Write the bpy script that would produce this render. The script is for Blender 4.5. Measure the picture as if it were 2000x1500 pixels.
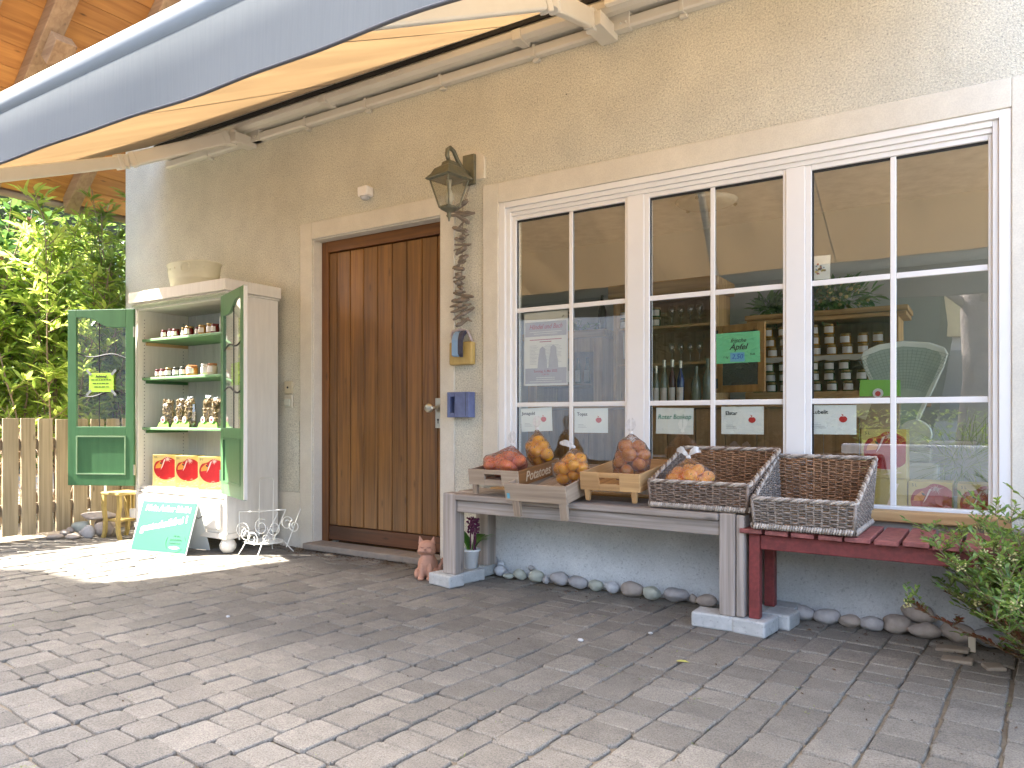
import bpy, bmesh, math, random
from mathutils import Vector, Matrix, noise
R = math.radians
random.seed(7)
sc = bpy.context.scene
for o in list(bpy.data.objects): bpy.data.objects.remove(o)

# ---------------------------------------------------------------- camera
cam = bpy.data.cameras.new('camera'); camo = bpy.data.objects.new('camera', cam)
sc.collection.objects.link(camo); sc.camera = camo
cam.sensor_width = 36; cam.lens = 26.1; cam.shift_y = 0.0335
cam.clip_end = 500; cam.clip_start = 0.05
camo.location = (0, -3.8, 0.95); camo.rotation_euler = (R(90), 0, R(32.65))
# ---------------------------------------------------------------- sky, sun, exposure
SUND = Vector((.82, .47, -1.0)).normalized()          # direction sunlight travels
elev = math.asin(-SUND.z)
w = bpy.data.worlds.new('World'); sc.world = w; w.use_nodes = True
nt = w.node_tree; bg = nt.nodes['Background']
sky = nt.nodes.new('ShaderNodeTexSky'); sky.sky_type = 'NISHITA'; sky.sun_disc = False
sky.sun_elevation = elev; sky.sun_rotation = math.atan2(-SUND.x, -SUND.y)
sky.air_density = .8; sky.dust_density = 3.5; sky.ozone_density = .6
nt.links.new(sky.outputs[0], bg.inputs[0]); bg.inputs[1].default_value = 0.15
sun = bpy.data.lights.new('sun', 'SUN'); sun.energy = 3.5; sun.angle = R(0.53); sun.color = (1, .955, .88)
suno = bpy.data.objects.new('sun', sun); sc.collection.objects.link(suno)
suno.rotation_euler = SUND.to_track_quat('-Z', 'Y').to_euler()
sc.view_settings.view_transform = 'Standard'; sc.view_settings.look = 'None'
sc.view_settings.exposure = 3.45; sc.view_settings.gamma = 1
sc.render.engine = 'CYCLES'
cy = sc.cycles
cy.max_bounces = 9; cy.diffuse_bounces = 5; cy.glossy_bounces = 4; cy.transmission_bounces = 6; cy.transparent_max_bounces = 16
cy.sample_clamp_indirect = 6; cy.use_denoising = True
C = sc.collection

# ---------------------------------------------------------------- materials
_m = {}
def lin(c): return tuple(c) + (1,) if len(c) == 3 else c
class N:
    def __init__(s, name):
        s.m = bpy.data.materials.new(name); s.m.use_nodes = True; s.t = s.m.node_tree
        s.b = s.t.nodes['Principled BSDF']; s.out = s.t.nodes['Material Output']
    def n(s, typ, **k):
        x = s.t.nodes.new(typ)
        for a, v in k.items():
            if a in x.inputs: x.inputs[a].default_value = v
            else: setattr(x, a, v)
        return x
    def l(s, a, b): s.t.links.new(a, b)
def shade(name, col, col2=None, rough=.7, scale=8, amt=.18, bump=0, bscale=60, bdist=.002, metallic=0, spec=.5, island=.0, stretch=(1,1,1), specks=0, coat=0, grain=0, gsc=150, stain=0):
    """noise-mottled surface; col..col2 mix, optional bump, dark specks and per-piece variation"""
    if name in _m: return _m[name]
    k = N(name); col2 = col2 or tuple(c*(1-amt) for c in col)
    tc = k.n('ShaderNodeTexCoord'); mp = k.n('ShaderNodeMapping'); mp.inputs['Scale'].default_value = stretch
    geo = k.n('ShaderNodeNewGeometry')
    add = k.n('ShaderNodeVectorMath', operation='MULTIPLY_ADD')
    comb = k.n('ShaderNodeCombineXYZ')
    for i in range(3): k.l(geo.outputs['Random Per Island'], comb.inputs[i])
    add.inputs[1].default_value = (7, 11, 5) if island else (0, 0, 0)
    k.l(comb.outputs[0], add.inputs[0]); k.l(tc.outputs['Object'], add.inputs[2]); k.l(add.outputs[0], mp.inputs[0])
    nz = k.n('ShaderNodeTexNoise'); nz.inputs['Scale'].default_value = scale; nz.inputs['Detail'].default_value = 6; nz.inputs['Roughness'].default_value = .62
    k.l(mp.outputs[0], nz.inputs[0])
    rp = k.n('ShaderNodeValToRGB'); rp.color_ramp.elements[0].position = .34; rp.color_ramp.elements[1].position = .66
    rp.color_ramp.elements[0].color = lin(col2); rp.color_ramp.elements[1].color = lin(col)
    k.l(nz.outputs[0], rp.inputs[0]); c = rp.outputs[0]
    if island:
        hs = k.n('ShaderNodeHueSaturation'); mr = k.n('ShaderNodeMapRange')
        mr.inputs['To Min'].default_value = 1-island; mr.inputs['To Max'].default_value = 1+island
        k.l(geo.outputs['Random Per Island'], mr.inputs[0]); k.l(mr.outputs[0], hs.inputs['Value']); k.l(c, hs.inputs['Color']); c = hs.outputs[0]
    if specks:
        vo = k.n('ShaderNodeTexNoise'); vo.inputs['Scale'].default_value = bscale*.55; vo.inputs['Detail'].default_value = 3
        k.l(tc.outputs['Object'], vo.inputs[0])
        r2 = k.n('ShaderNodeValToRGB'); r2.color_ramp.elements[0].position = .30; r2.color_ramp.elements[1].position = .42
        r2.color_ramp.elements[0].color = (1-specks,)*3+(1,); r2.color_ramp.elements[1].color = (1, 1, 1, 1)
        k.l(vo.outputs[0], r2.inputs[0]); mx = k.n('ShaderNodeMix', data_type='RGBA', blend_type='MULTIPLY'); mx.inputs[0].default_value = 1
        k.l(c, mx.inputs[6]); k.l(r2.outputs[0], mx.inputs[7]); c = mx.outputs[2]
    for amt_, s_, lo_, hi_ in ((grain, gsc, .40, .60), (stain, 1.3, .38, .62)):
        if amt_:
            gn = k.n('ShaderNodeTexNoise'); gn.inputs['Scale'].default_value = s_; gn.inputs['Detail'].default_value = 4; k.l(tc.outputs['Object'], gn.inputs[0])
            g2 = k.n('ShaderNodeValToRGB'); g2.color_ramp.elements[0].position = lo_; g2.color_ramp.elements[1].position = hi_
            g2.color_ramp.elements[0].color = (1-amt_,)*3+(1,); g2.color_ramp.elements[1].color = (1, 1, 1, 1); k.l(gn.outputs[0], g2.inputs[0])
            m_ = k.n('ShaderNodeMix', data_type='RGBA', blend_type='MULTIPLY'); m_.inputs[0].default_value = 1; k.l(c, m_.inputs[6]); k.l(g2.outputs[0], m_.inputs[7]); c = m_.outputs[2]
    k.l(c, k.b.inputs['Base Color'])
    k.b.inputs['Roughness'].default_value = rough; k.b.inputs['Metallic'].default_value = metallic
    k.b.inputs['Specular IOR Level'].default_value = spec; k.b.inputs['Coat Weight'].default_value = coat
    if bump:
        bn = k.n('ShaderNodeTexNoise'); bn.inputs['Scale'].default_value = bscale; bn.inputs['Detail'].default_value = 5
        k.l(mp.outputs[0], bn.inputs[0]); bp = k.n('ShaderNodeBump'); bp.inputs['Strength'].default_value = bump; bp.inputs['Distance'].default_value = bdist
        k.l(bn.outputs[0], bp.inputs['Height']); k.l(bp.outputs[0], k.b.inputs['Normal'])
    _m[name] = k.m; return k.m
def wood(name, light, dark, axis='z', rough=.55, gscale=26, island=.14, bump=.35, coat=0, long=1.3, knots=.5, dirt=0):
    if name in _m: return _m[name]
    k = N(name); tc = k.n('ShaderNodeTexCoord'); geo = k.n('ShaderNodeNewGeometry')
    comb = k.n('ShaderNodeCombineXYZ')
    for i in range(3): k.l(geo.outputs['Random Per Island'], comb.inputs[i])
    add = k.n('ShaderNodeVectorMath', operation='MULTIPLY_ADD'); add.inputs[1].default_value = (9, 6, 13)
    k.l(comb.outputs[0], add.inputs[0]); k.l(tc.outputs['Object'], add.inputs[2])
    s = [gscale]*3; s['xyz'.index(axis)] = long
    mp = k.n('ShaderNodeMapping'); mp.inputs['Scale'].default_value = s; k.l(add.outputs[0], mp.inputs[0])
    n1 = k.n('ShaderNodeTexNoise'); n1.inputs['Scale'].default_value = 1; n1.inputs['Detail'].default_value = 7; n1.inputs['Distortion'].default_value = .7
    k.l(mp.outputs[0], n1.inputs[0])
    s2 = [5.5]*3; s2['xyz'.index(axis)] = 1.1
    mp2 = k.n('ShaderNodeMapping'); mp2.inputs['Scale'].default_value = s2; k.l(add.outputs[0], mp2.inputs[0])
    n2 = k.n('ShaderNodeTexNoise'); n2.inputs['Scale'].default_value = 1; n2.inputs['Detail'].default_value = 3; k.l(mp2.outputs[0], n2.inputs[0])
    av = k.n('ShaderNodeMath', operation='MULTIPLY_ADD'); av.inputs[1].default_value = .6
    h = k.n('ShaderNodeMath', operation='MULTIPLY'); h.inputs[1].default_value = .4
    k.l(n2.outputs[0], h.inputs[0]); k.l(n1.outputs[0], av.inputs[0]); k.l(h.outputs[0], av.inputs[2])
    rp = k.n('ShaderNodeValToRGB'); e = rp.color_ramp.elements; e[0].position = .38; e[1].position = .62
    e[0].color = lin(dark); e[1].color = lin(light); k.l(av.outputs[0], rp.inputs[0])
    s3 = [11]*3; s3['xyz'.index(axis)] = 3.4
    mp3 = k.n('ShaderNodeMapping'); mp3.inputs['Scale'].default_value = s3; k.l(add.outputs[0], mp3.inputs[0])
    vo = k.n('ShaderNodeTexVoronoi'); vo.inputs['Scale'].default_value = 1; k.l(mp3.outputs[0], vo.inputs[0])
    kr = k.n('ShaderNodeValToRGB'); kr.color_ramp.elements[0].position = .04; kr.color_ramp.elements[1].position = .13
    kr.color_ramp.elements[0].color = (1-knots,)*3+(1,); kr.color_ramp.elements[1].color = (1,)*4; k.l(vo.outputs['Distance'], kr.inputs[0])
    mx = k.n('ShaderNodeMix', data_type='RGBA', blend_type='MULTIPLY'); mx.inputs[0].default_value = 1
    k.l(rp.outputs[0], mx.inputs[6]); k.l(kr.outputs[0], mx.inputs[7])
    hs = k.n('ShaderNodeHueSaturation'); mr = k.n('ShaderNodeMapRange'); mr.inputs['To Min'].default_value = 1-island; mr.inputs['To Max'].default_value = 1+island
    k.l(geo.outputs['Random Per Island'], mr.inputs[0]); k.l(mr.outputs[0], hs.inputs['Value']); k.l(mx.outputs[2], hs.inputs['Color'])
    k.l(hs.outputs[0], k.b.inputs['Base Color']); k.b.inputs['Roughness'].default_value = rough; k.b.inputs['Coat Weight'].default_value = coat
    k.b.inputs['Coat Roughness'].default_value = .25
    bp = k.n('ShaderNodeBump'); bp.inputs['Strength'].default_value = bump; bp.inputs['Distance'].default_value = .0015
    k.l(n1.outputs[0], bp.inputs['Height']); k.l(bp.outputs[0], k.b.inputs['Normal'])
    _m[name] = k.m; return k.m
def glass(name, tint=(.9, .93, .9), refl=.1, ior=1.5, rough=0.0, gl=(1, 1, 1)):
    if name in _m: return _m[name]
    k = N(name); k.t.nodes.remove(k.b)
    tr = k.n('ShaderNodeBsdfTransparent'); tr.inputs[0].default_value = lin(tint)
    g = k.n('ShaderNodeBsdfGlossy'); g.inputs['Roughness'].default_value = rough; g.inputs[0].default_value = lin(gl)
    fr = k.n('ShaderNodeLayerWeight'); fr.inputs[0].default_value = .5
    pw = k.n('ShaderNodeMath', operation='POWER'); pw.inputs[1].default_value = 4.0; k.l(fr.outputs['Facing'], pw.inputs[0])
    a = k.n('ShaderNodeMath', operation='MULTIPLY_ADD', use_clamp=True); a.inputs[1].default_value = 1-refl; a.inputs[2].default_value = refl
    k.l(pw.outputs[0], a.inputs[0]); mx = k.n('ShaderNodeMixShader'); k.l(a.outputs[0], mx.inputs[0])
    k.l(tr.outputs[0], mx.inputs[1]); k.l(g.outputs[0], mx.inputs[2]); k.l(mx.outputs[0], k.out.inputs[0])
    _m[name] = k.m; return k.m
def leafmat(name, col, col2, rough=.35, trans=.45):
    if name in _m: return _m[name]
    k = N(name); geo = k.n('ShaderNodeNewGeometry'); rp = k.n('ShaderNodeValToRGB')
    rp.color_ramp.elements[0].color = lin(col); rp.color_ramp.elements[1].color = lin(col2)
    k.l(geo.outputs['Random Per Island'], rp.inputs[0]); k.l(rp.outputs[0], k.b.inputs['Base Color']); k.b.inputs['Roughness'].default_value = rough
    tl = k.n('ShaderNodeBsdfTranslucent'); hs = k.n('ShaderNodeHueSaturation'); hs.inputs['Value'].default_value = 1.9; hs.inputs['Hue'].default_value = .475
    k.l(rp.outputs[0], hs.inputs['Color']); k.l(hs.outputs[0], tl.inputs[0])
    mx = k.n('ShaderNodeMixShader'); mx.inputs[0].default_value = trans
    k.l(k.b.outputs[0], mx.inputs[1]); k.l(tl.outputs[0], mx.inputs[2]); k.l(mx.outputs[0], k.out.inputs[0])
    _m[name] = k.m; return k.m
def fabric(name, diff, trans, fac, bump=.15):
    if name in _m: return _m[name]
    k = N(name); k.b.inputs['Base Color'].default_value = lin(diff); k.b.inputs['Roughness'].default_value = .9; k.b.inputs['Specular IOR Level'].default_value = .1
    tl = k.n('ShaderNodeBsdfTranslucent'); tl.inputs[0].default_value = lin(trans)
    tc = k.n('ShaderNodeTexCoord')
    for sc_, cc_, sk_, am_ in (((140, 6, 6), diff, k.b.inputs['Base Color'], .05), ((5, .9, 1), trans, tl.inputs[0], .26)):
        m2 = k.n('ShaderNodeMapping'); m2.inputs['Scale'].default_value = sc_; n2 = k.n('ShaderNodeTexNoise'); n2.inputs['Scale'].default_value = 1; n2.inputs['Detail'].default_value = 5; n2.inputs['Distortion'].default_value = .4
        k.l(tc.outputs['Object'], m2.inputs[0]); k.l(m2.outputs[0], n2.inputs[0]); r2 = k.n('ShaderNodeValToRGB'); r2.color_ramp.elements[0].position = .35; r2.color_ramp.elements[1].position = .62
        r2.color_ramp.elements[0].color = lin(tuple(q*(1-am_) for q in cc_)); r2.color_ramp.elements[1].color = lin(cc_); k.l(n2.outputs[0], r2.inputs[0]); k.l(r2.outputs[0], sk_)
    nz = k.n('ShaderNodeTexNoise'); mp = k.n('ShaderNodeMapping'); mp.inputs['Scale'].default_value = (160, 9, 9)
    k.l(tc.outputs['Object'], mp.inputs[0]); k.l(mp.outputs[0], nz.inputs[0]); nz.inputs['Scale'].default_value = 1; nz.inputs['Detail'].default_value = 4
    bp = k.n('ShaderNodeBump'); bp.inputs['Strength'].default_value = bump; bp.inputs['Distance'].default_value = .002
    k.l(nz.outputs[0], bp.inputs['Height']); k.l(bp.outputs[0], k.b.inputs['Normal'])
    mx = k.n('ShaderNodeMixShader'); mx.inputs[0].default_value = fac
    k.l(k.b.outputs[0], mx.inputs[1]); k.l(tl.outputs[0], mx.inputs[2]); k.l(mx.outputs[0], k.out.inputs[0])
    _m[name] = k.m; return k.m

# ---------------------------------------------------------------- mesh helpers
class B:
    def __init__(s): s.v = []; s.f = []
    def add(s, vs, fs):
        o = len(s.v); s.v += [tuple(v) for v in vs]; s.f += [tuple(i+o for i in f) for f in fs]; return s
    def box(s, c, d, M=None):
        hx, hy, hz = d[0]/2, d[1]/2, d[2]/2
        vs = [Vector((x, y, z)) for x in (-hx, hx) for y in (-hy, hy) for z in (-hz, hz)]
        if M: vs = [M @ v for v in vs]
        c = Vector(c); vs = [v+c for v in vs]
        return s.add(vs, [(0,1,3,2),(4,6,7,5),(0,4,5,1),(2,3,7,6),(0,2,6,4),(1,5,7,3)])
    def bb(s, a, b): # box by corners
        return s.box([(p+q)/2 for p, q in zip(a, b)], [abs(q-p) for p, q in zip(a, b)])
    def tube(s, pts, r, n=8, close=False, caps=True, flat=1.0):
        pts = [Vector(p) for p in pts]; m = len(pts)
        rs = r if isinstance(r, (list, tuple)) else [r]*m
        up = Vector((0, 0, 1)); base = len(s.v); pu = None; vs = []
        for i, p in enumerate(pts):
            a = pts[(i-1) % m] if (i or close) else p; b = pts[(i+1) % m] if (i < m-1 or close) else p
            t = (b-a); t = t.normalized() if t.length > 1e-9 else Vector((0, 0, 1))
            if pu is None:
                u = t.cross(up); u = u if u.length > 1e-3 else t.cross(Vector((0, 1, 0)))
            else: u = pu - t*pu.dot(t)
            if u.length < 1e-6: u = t.orthogonal()
            u.normalize(); pu = u; v = t.cross(u)
            for j in range(n):
                q = 2*math.pi*j/n; vs.append(p + u*math.cos(q)*rs[i] + v*math.sin(q)*rs[i]*flat)
        fs = []
        for i in range(m if close else m-1):
            for j in range(n):
                a = i*n+j; b = i*n+(j+1) % n; c = ((i+1) % m)*n; fs.append((a, b, c+(j+1) % n, c+j))
        if caps and not close: fs += [tuple(range(n-1, -1, -1)), tuple((m-1)*n+j for j in range(n))]
        return s.add(vs, fs)
    def lathe(s, prof, c=(0,0,0), n=24, M=None, sx=1, sy=1):
        vs = []; c = Vector(c)
        for r, z in prof:
            for j in range(n):
                q = 2*math.pi*j/n; v = Vector((r*math.cos(q)*sx, r*math.sin(q)*sy, z)); v = M @ v if M else v; vs.append(v+c)
        fs = []
        for i in range(len(prof)-1):
            for j in range(n): fs.append((i*n+j, i*n+(j+1) % n, (i+1)*n+(j+1) % n, (i+1)*n+j))
        if prof[0][0] > 1e-5: fs.append(tuple(range(n-1, -1, -1)))
        if prof[-1][0] > 1e-5: fs.append(tuple((len(prof)-1)*n+j for j in range(n)))
        return s.add(vs, fs)
    def prism(s, poly, f0, f1): # poly: 2d list; f0,f1: 2d->3d
        n = len(poly); vs = [f0(*p) for p in poly]+[f1(*p) for p in poly]
        fs = [tuple(range(n)), tuple(range(2*n-1, n-1, -1))]+[(i, n+i, n+(i+1) % n, (i+1) % n) for i in range(n)]
        return s.add(vs, fs)
    def ball(s, c, r, sub=2, M=None, fn=None):
        bm = bmesh.new(); bmesh.ops.create_icosphere(bm, subdivisions=sub, radius=1)
        r = r if isinstance(r, (tuple, list)) else (r, r, r); c = Vector(c); vs = []
        for v in bm.verts:
            q = v.co.copy()
            if fn: q = fn(q)
            q = Vector((q.x*r[0], q.y*r[1], q.z*r[2])); q = M @ q if M else q; vs.append(q+c)
        fs = [tuple(v.index for v in f.verts) for f in bm.faces]; bm.free(); return s.add(vs, fs)
    def quad(s, *p): return s.add(p, [tuple(range(len(p)))])
    def obj(s, name, mat, parent=None, bevel=0, smooth=False, seg=2, org=None):
        me = bpy.data.meshes.new(name)
        o3 = Vector(org if org is not None else (ORG.get(parent.name, (0,0,0)) if parent else (0,0,0)))
        me.from_pydata([tuple(Vector(v)-o3) for v in s.v], [], s.f); me.update()
        bm = bmesh.new(); bm.from_mesh(me); bmesh.ops.recalc_face_normals(bm, faces=bm.faces); bm.to_mesh(me); bm.free()
        ob = bpy.data.objects.new(name, me); C.objects.link(ob)
        if mat: me.materials.append(mat)
        if parent: ob.parent = parent; ORG[ob.name] = tuple(o3)
        elif org is not None: ob.location = o3; ORG[ob.name] = tuple(o3)
        if smooth:
            for p in me.polygons: p.use_smooth = True
        if bevel:
            md = ob.modifiers.new('bevel', 'BEVEL'); md.width = bevel; md.segments = seg; md.limit_method = 'ANGLE'; md.angle_limit = R(40)
            md.harden_normals = False
        return ob
ORG = {}
def tag(o, label=None, cat=None, group=None, kind=None):
    if label: o['label'] = label
    if cat: o['category'] = cat
    if group: o['group'] = group
    if kind: o['kind'] = kind
    return o
def thing(name, label, cat, loc=(0,0,0), rz=0, group=None, world=True):
    """Empty at the base of a thing. world=True: children given in world coordinates; else in its own."""
    o = bpy.data.objects.new(name, None); C.objects.link(o); o.location = loc; o.rotation_euler = (0, 0, rz); o.empty_display_size = .1
    ORG[o.name] = tuple(loc) if world else (0, 0, 0)
    return tag(o, label, cat, group)
def dup(root, loc, label, rz=None, group=None, keep_loc=False, scale=None):
    r = root.copy(); C.objects.link(r)
    if not keep_loc: r.location = loc
    if rz is not None: r.rotation_euler = (0, 0, rz)
    if scale: r.scale = scale
    tag(r, label, None, group)
    for ch in list(root.children):
        c = ch.copy(); C.objects.link(c); c.parent = r
        for g in list(ch.children):
            d = g.copy(); C.objects.link(d); d.parent = c
    return r
def text(body, size, loc, mat, parent, rot=(R(90), 0, 0), shear=0, off=0, align='CENTER', ext=.0006, name='lettering', sx=1):
    cu = bpy.data.curves.new(name, 'FONT'); cu.body = body; cu.size = size; cu.shear = shear; cu.offset = off
    cu.align_x = align; cu.align_y = 'CENTER'; cu.extrude = ext; cu.resolution_u = 3
    to = bpy.data.objects.new('tmp', cu); C.objects.link(to); bpy.context.view_layer.update()
    me = bpy.data.meshes.new_from_object(to); bpy.data.objects.remove(to)
    me.name = name; ob = bpy.data.objects.new(name, me); C.objects.link(ob); me.materials.clear(); me.materials.append(mat)
    o3 = Vector(ORG.get(parent.name, (0,0,0))); ob.parent = parent; ob.location = Vector(loc)-o3; ob.rotation_euler = rot; ob.scale = (sx, 1, 1)
    return ob
def rotm(x=0, y=0, z=0): return Matrix.Rotation(z, 3, 'Z') @ Matrix.Rotation(y, 3, 'Y') @ Matrix.Rotation(x, 3, 'X')
ORD = ['first','second','third','fourth','fifth','sixth','seventh','eighth','ninth','tenth','eleventh','twelfth','thirteenth','fourteenth','fifteenth','sixteenth','seventeenth','eighteenth','nineteenth','twentieth','twenty-first','twenty-second','twenty-third','twenty-fourth']

# palette
stucco = shade('rough stucco', (.87, .845, .715), (.78, .757, .64), rough=.95, scale=5, bump=1.0, bscale=190, bdist=.010, spec=.15, specks=.42, grain=.22, gsc=115, stain=.10)
plaster = shade('smooth plaster', (.74, .70, .60), (.68, .64, .55), rough=.9, stain=.10, grain=.07, scale=9, bump=.3, bscale=260, bdist=.001, spec=.2)
plinth_m = shade('blue grey plinth render', (.68, .69, .67), (.58, .59, .57), rough=.9, stain=.16, grain=.10, scale=6, bump=.35, bscale=150, bdist=.0012, specks=.25)
white_pvc = shade('white window frame', (.80, .79, .77), (.77, .76, .74), rough=.35, scale=3, spec=.5)
doorwood = wood('varnished door wood', (.28, .128, .032), (.125, .056, .016), 'z', rough=.42, gscale=42, island=.25, coat=.25, knots=.45)
framewood = wood('door frame wood', (.22, .085, .018), (.12, .042, .010), 'z', rough=.45, gscale=42, coat=.2, island=.1)
framewoodx = wood('door frame wood horizontal', (.22, .085, .018), (.12, .042, .010), 'x', rough=.45, gscale=42, coat=.2, island=.1)
greyw = {a: wood('weathered grey wood '+a, (.46, .40, .35), (.25, .21, .175), a, rough=.8, gscale=55, island=.12, bump=.7, knots=.4) for a in 'xyz'}
fencew = wood('weathered fence wood', (.42, .33, .20), (.24, .18, .10), 'z', rough=.8, gscale=45, island=.16, bump=.6, knots=.6)
pinew = {a: wood('old pine wood '+a, (.62, .40, .18), (.38, .22, .085), a, rough=.6, gscale=34, island=.14, knots=.6) for a in 'xyz'}
darkw = {a: wood('brown shop wood '+a, (.44, .26, .12), (.25, .14, .06), a, rough=.5, gscale=28, island=.12, knots=.5) for a in 'xyz'}
soffitw = wood('orange soffit planks', (.52, .23, .055), (.34, .13, .03), 'y', rough=.55, gscale=22, island=.16, knots=.65)
rafterw = wood('larch rafter', (.44, .27, .14), (.28, .16, .08), 'x', rough=.65, gscale=26, island=.12, knots=.5)
redp = shade('oxblood red paint', (.27, .050, .045), (.21, .040, .036), rough=.5, scale=14, bump=.5, bscale=60, island=.1, grain=.22, gsc=60, stain=.15)
redworn = shade('faded red slats', (.38, .13, .11), (.29, .085, .075), rough=.65, scale=22, bump=.5, bscale=50, island=.12, stretch=(1, .2, 1), grain=.35, gsc=45)
concrete = shade('concrete kerb block', (.50, .51, .49), (.39, .40, .39), rough=.9, scale=18, bump=.6, bscale=130, specks=.25, island=.08)
cabwhite = shade('cream white cabinet paint', (.72, .68, .60), (.66, .62, .545), rough=.5, scale=7, bump=.12, bscale=30, stretch=(6, 6, .6), stain=.07)
cabin = shade('cabinet inside paint', (.58, .58, .55), (.50, .50, .475), rough=.6, scale=6, bump=.2, bscale=30, stretch=(9, 9, .5))
greenp = shade('dark green door paint', (.058, .155, .062), (.048, .13, .052), rough=.4, scale=5, bump=.15, bscale=40, stretch=(5, 5, .7))
greenl = shade('green shelf paint', (.17, .33, .15), (.13, .27, .12), rough=.45, scale=6)
creamm = shade('cream metal', (.66, .64, .58), rough=.4, scale=6, amt=.05)
greym = shade('light grey powder coated metal', (.22, .245, .26), rough=.5, scale=4, amt=.06)
bronze = shade('aged bronze', (.20, .19, .125), (.13, .14, .115), rough=.5, scale=40, metallic=.6, bump=.2, bscale=200)
steel = shade('brushed steel', (.55, .53, .46), rough=.3, metallic=1, amt=.1, scale=30)
blackm = shade('black rubber and gap shade', (.015, .015, .015), rough=.7)
awn_f = fabric('awning cloth', (.38, .285, .17), (.125, .080, .038), .60)
awn_v = fabric('grey valance cloth', (.155, .168, .172), (.12, .13, .14), .05, .3)
awn_t = shade('dark valance piping', (.11, .11, .115), rough=.9)
paper = shade('white paper', (.78, .80, .78), rough=.6, scale=4, amt=.03)
ink = shade('black ink', (.03, .03, .035), rough=.6)
inkgreen = shade('green ink', (.02, .25, .16), rough=.6)
inkred = shade('dark red ink', (.28, .01, .05), rough=.6)
inkgrey = shade('grey print', (.30, .29, .33), (.27, .26, .30), rough=.6)
greypale = shade('pale grey print', (.55, .56, .57), rough=.6)
applered = shade('red apple print', (.55, .03, .03), rough=.6)
win_glass = glass('window glass', (.93, .95, .91), refl=.19, ior=1.5)
door_glass = glass('cabinet door glass', (.93, .95, .93), refl=.05, ior=1.45)
lamp_glass = glass('lantern glass', (.75, .74, .66), refl=.12, ior=1.45, rough=.15)

# ================================================================ SETTING
# --- ground: soil sheet to the horizon and the paving
soil = shade('bare gravelly soil', (.40, .35, .27), (.26, .22, .17), rough=1, scale=20, bump=.8, bscale=60, bdist=.01)
g = B().bb((-120, -120, -.10), (120, 120, -.035)).obj('ground', soil); tag(g, kind='structure')
joint = shade('sandy paving joint', (.20, .165, .115), (.13, .105, .072), rough=1, scale=40, bump=.6, bscale=120)
def asph(name, c): return shade(name, c, rough=.95, scale=60, amt=.3, bump=.4, bscale=200)
g = B().bb((-6.44, -9.2, -.033), (6, 0.0, -.011)).obj('paving_bed', joint); tag(g, kind='structure')
paver = shade('concrete paver', (.262, .238, .197), (.205, .186, .154), rough=.95, scale=14, bump=.8, bscale=240, bdist=.003, specks=.40, island=.17, grain=.34, gsc=210, stain=.16)
b = B(); ra = R(4.5); ex = Vector((math.cos(ra), -math.sin(ra), 0)); ey = Vector((math.sin(ra), math.cos(ra), 0))
rr = random.Random(3)
u = -7.4
while u < 4.5:
    cw = rr.choice([.122, .145, .145, .165]); v = -8.2+rr.random()*.1
    while v < .9:
        ln = rr.choice([.085, .105, .105, .13, .13, .155, .18])
        c = ex*(u+cw/2)+ey*(v+ln/2)
        if -6.42+abs(cw) < c.x < 4.2 and c.y < -.02-ln/2 and not (c.x > 1.5 and c.y < -5):
            hx, hy = cw/2-.002, ln/2-.002
            z0 = rr.uniform(-.004, .003); tx, ty = rr.uniform(-.012, .012), rr.uniform(-.012, .012)
            cc = rr.uniform(.008, .018); pts = []
            for sx, sy in ((1,1),(-1,1),(-1,-1),(1,-1)):
                a = Vector((sx*(hx-cc), sy*hy, 0)); d = Vector((sx*hx, sy*(hy-cc), 0)); m = Vector((sx*(hx-cc*.3), sy*(hy-cc*.3), 0))
                q = [a, m, d] if sx*sy < 0 else [d, m, a]
                pts += [p+Vector((rr.uniform(-.0042, .0032), rr.uniform(-.0042, .0032), 0)) for p in q]
            def W_(p, k, dz):
                q = p*k; return c+ex*q.x+ey*q.y+Vector((0, 0, z0+tx*q.x+ty*q.y+dz))
            n = len(pts); wv = Vector((noise.noise(Vector((c.x*1.1, c.y*1.1, 3)))*.022, noise.noise(Vector((c.x*1.1, c.y*1.1, 9)))*.018, noise.noise(Vector((c.x*.8, c.y*.8, 5)))*.006)); cs_ = c.copy(); c = c+wv; ring = [W_(p, 1, -.012) for p in pts]+[W_(p, .985, -.004) for p in pts]+[W_(p, .93, .0) for p in pts]
            fs = [(i, (i+1) % n, n+(i+1) % n, n+i) for i in range(n)]+[(n+i, n+(i+1) % n, 2*n+(i+1) % n, 2*n+i) for i in range(n)]+[tuple(range(2*n, 3*n))]
            b.add(ring, fs)
        v += ln
    u += cw
pv = b.obj('paving', paver); tag(pv, kind='structure')
# street beyond, behind the camera
g = B().bb((-20, -24, -.03), (30, -9.25, -.012)).obj('road', asph('pale concrete', (.42, .40, .36))); tag(g, kind='structure')

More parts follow.
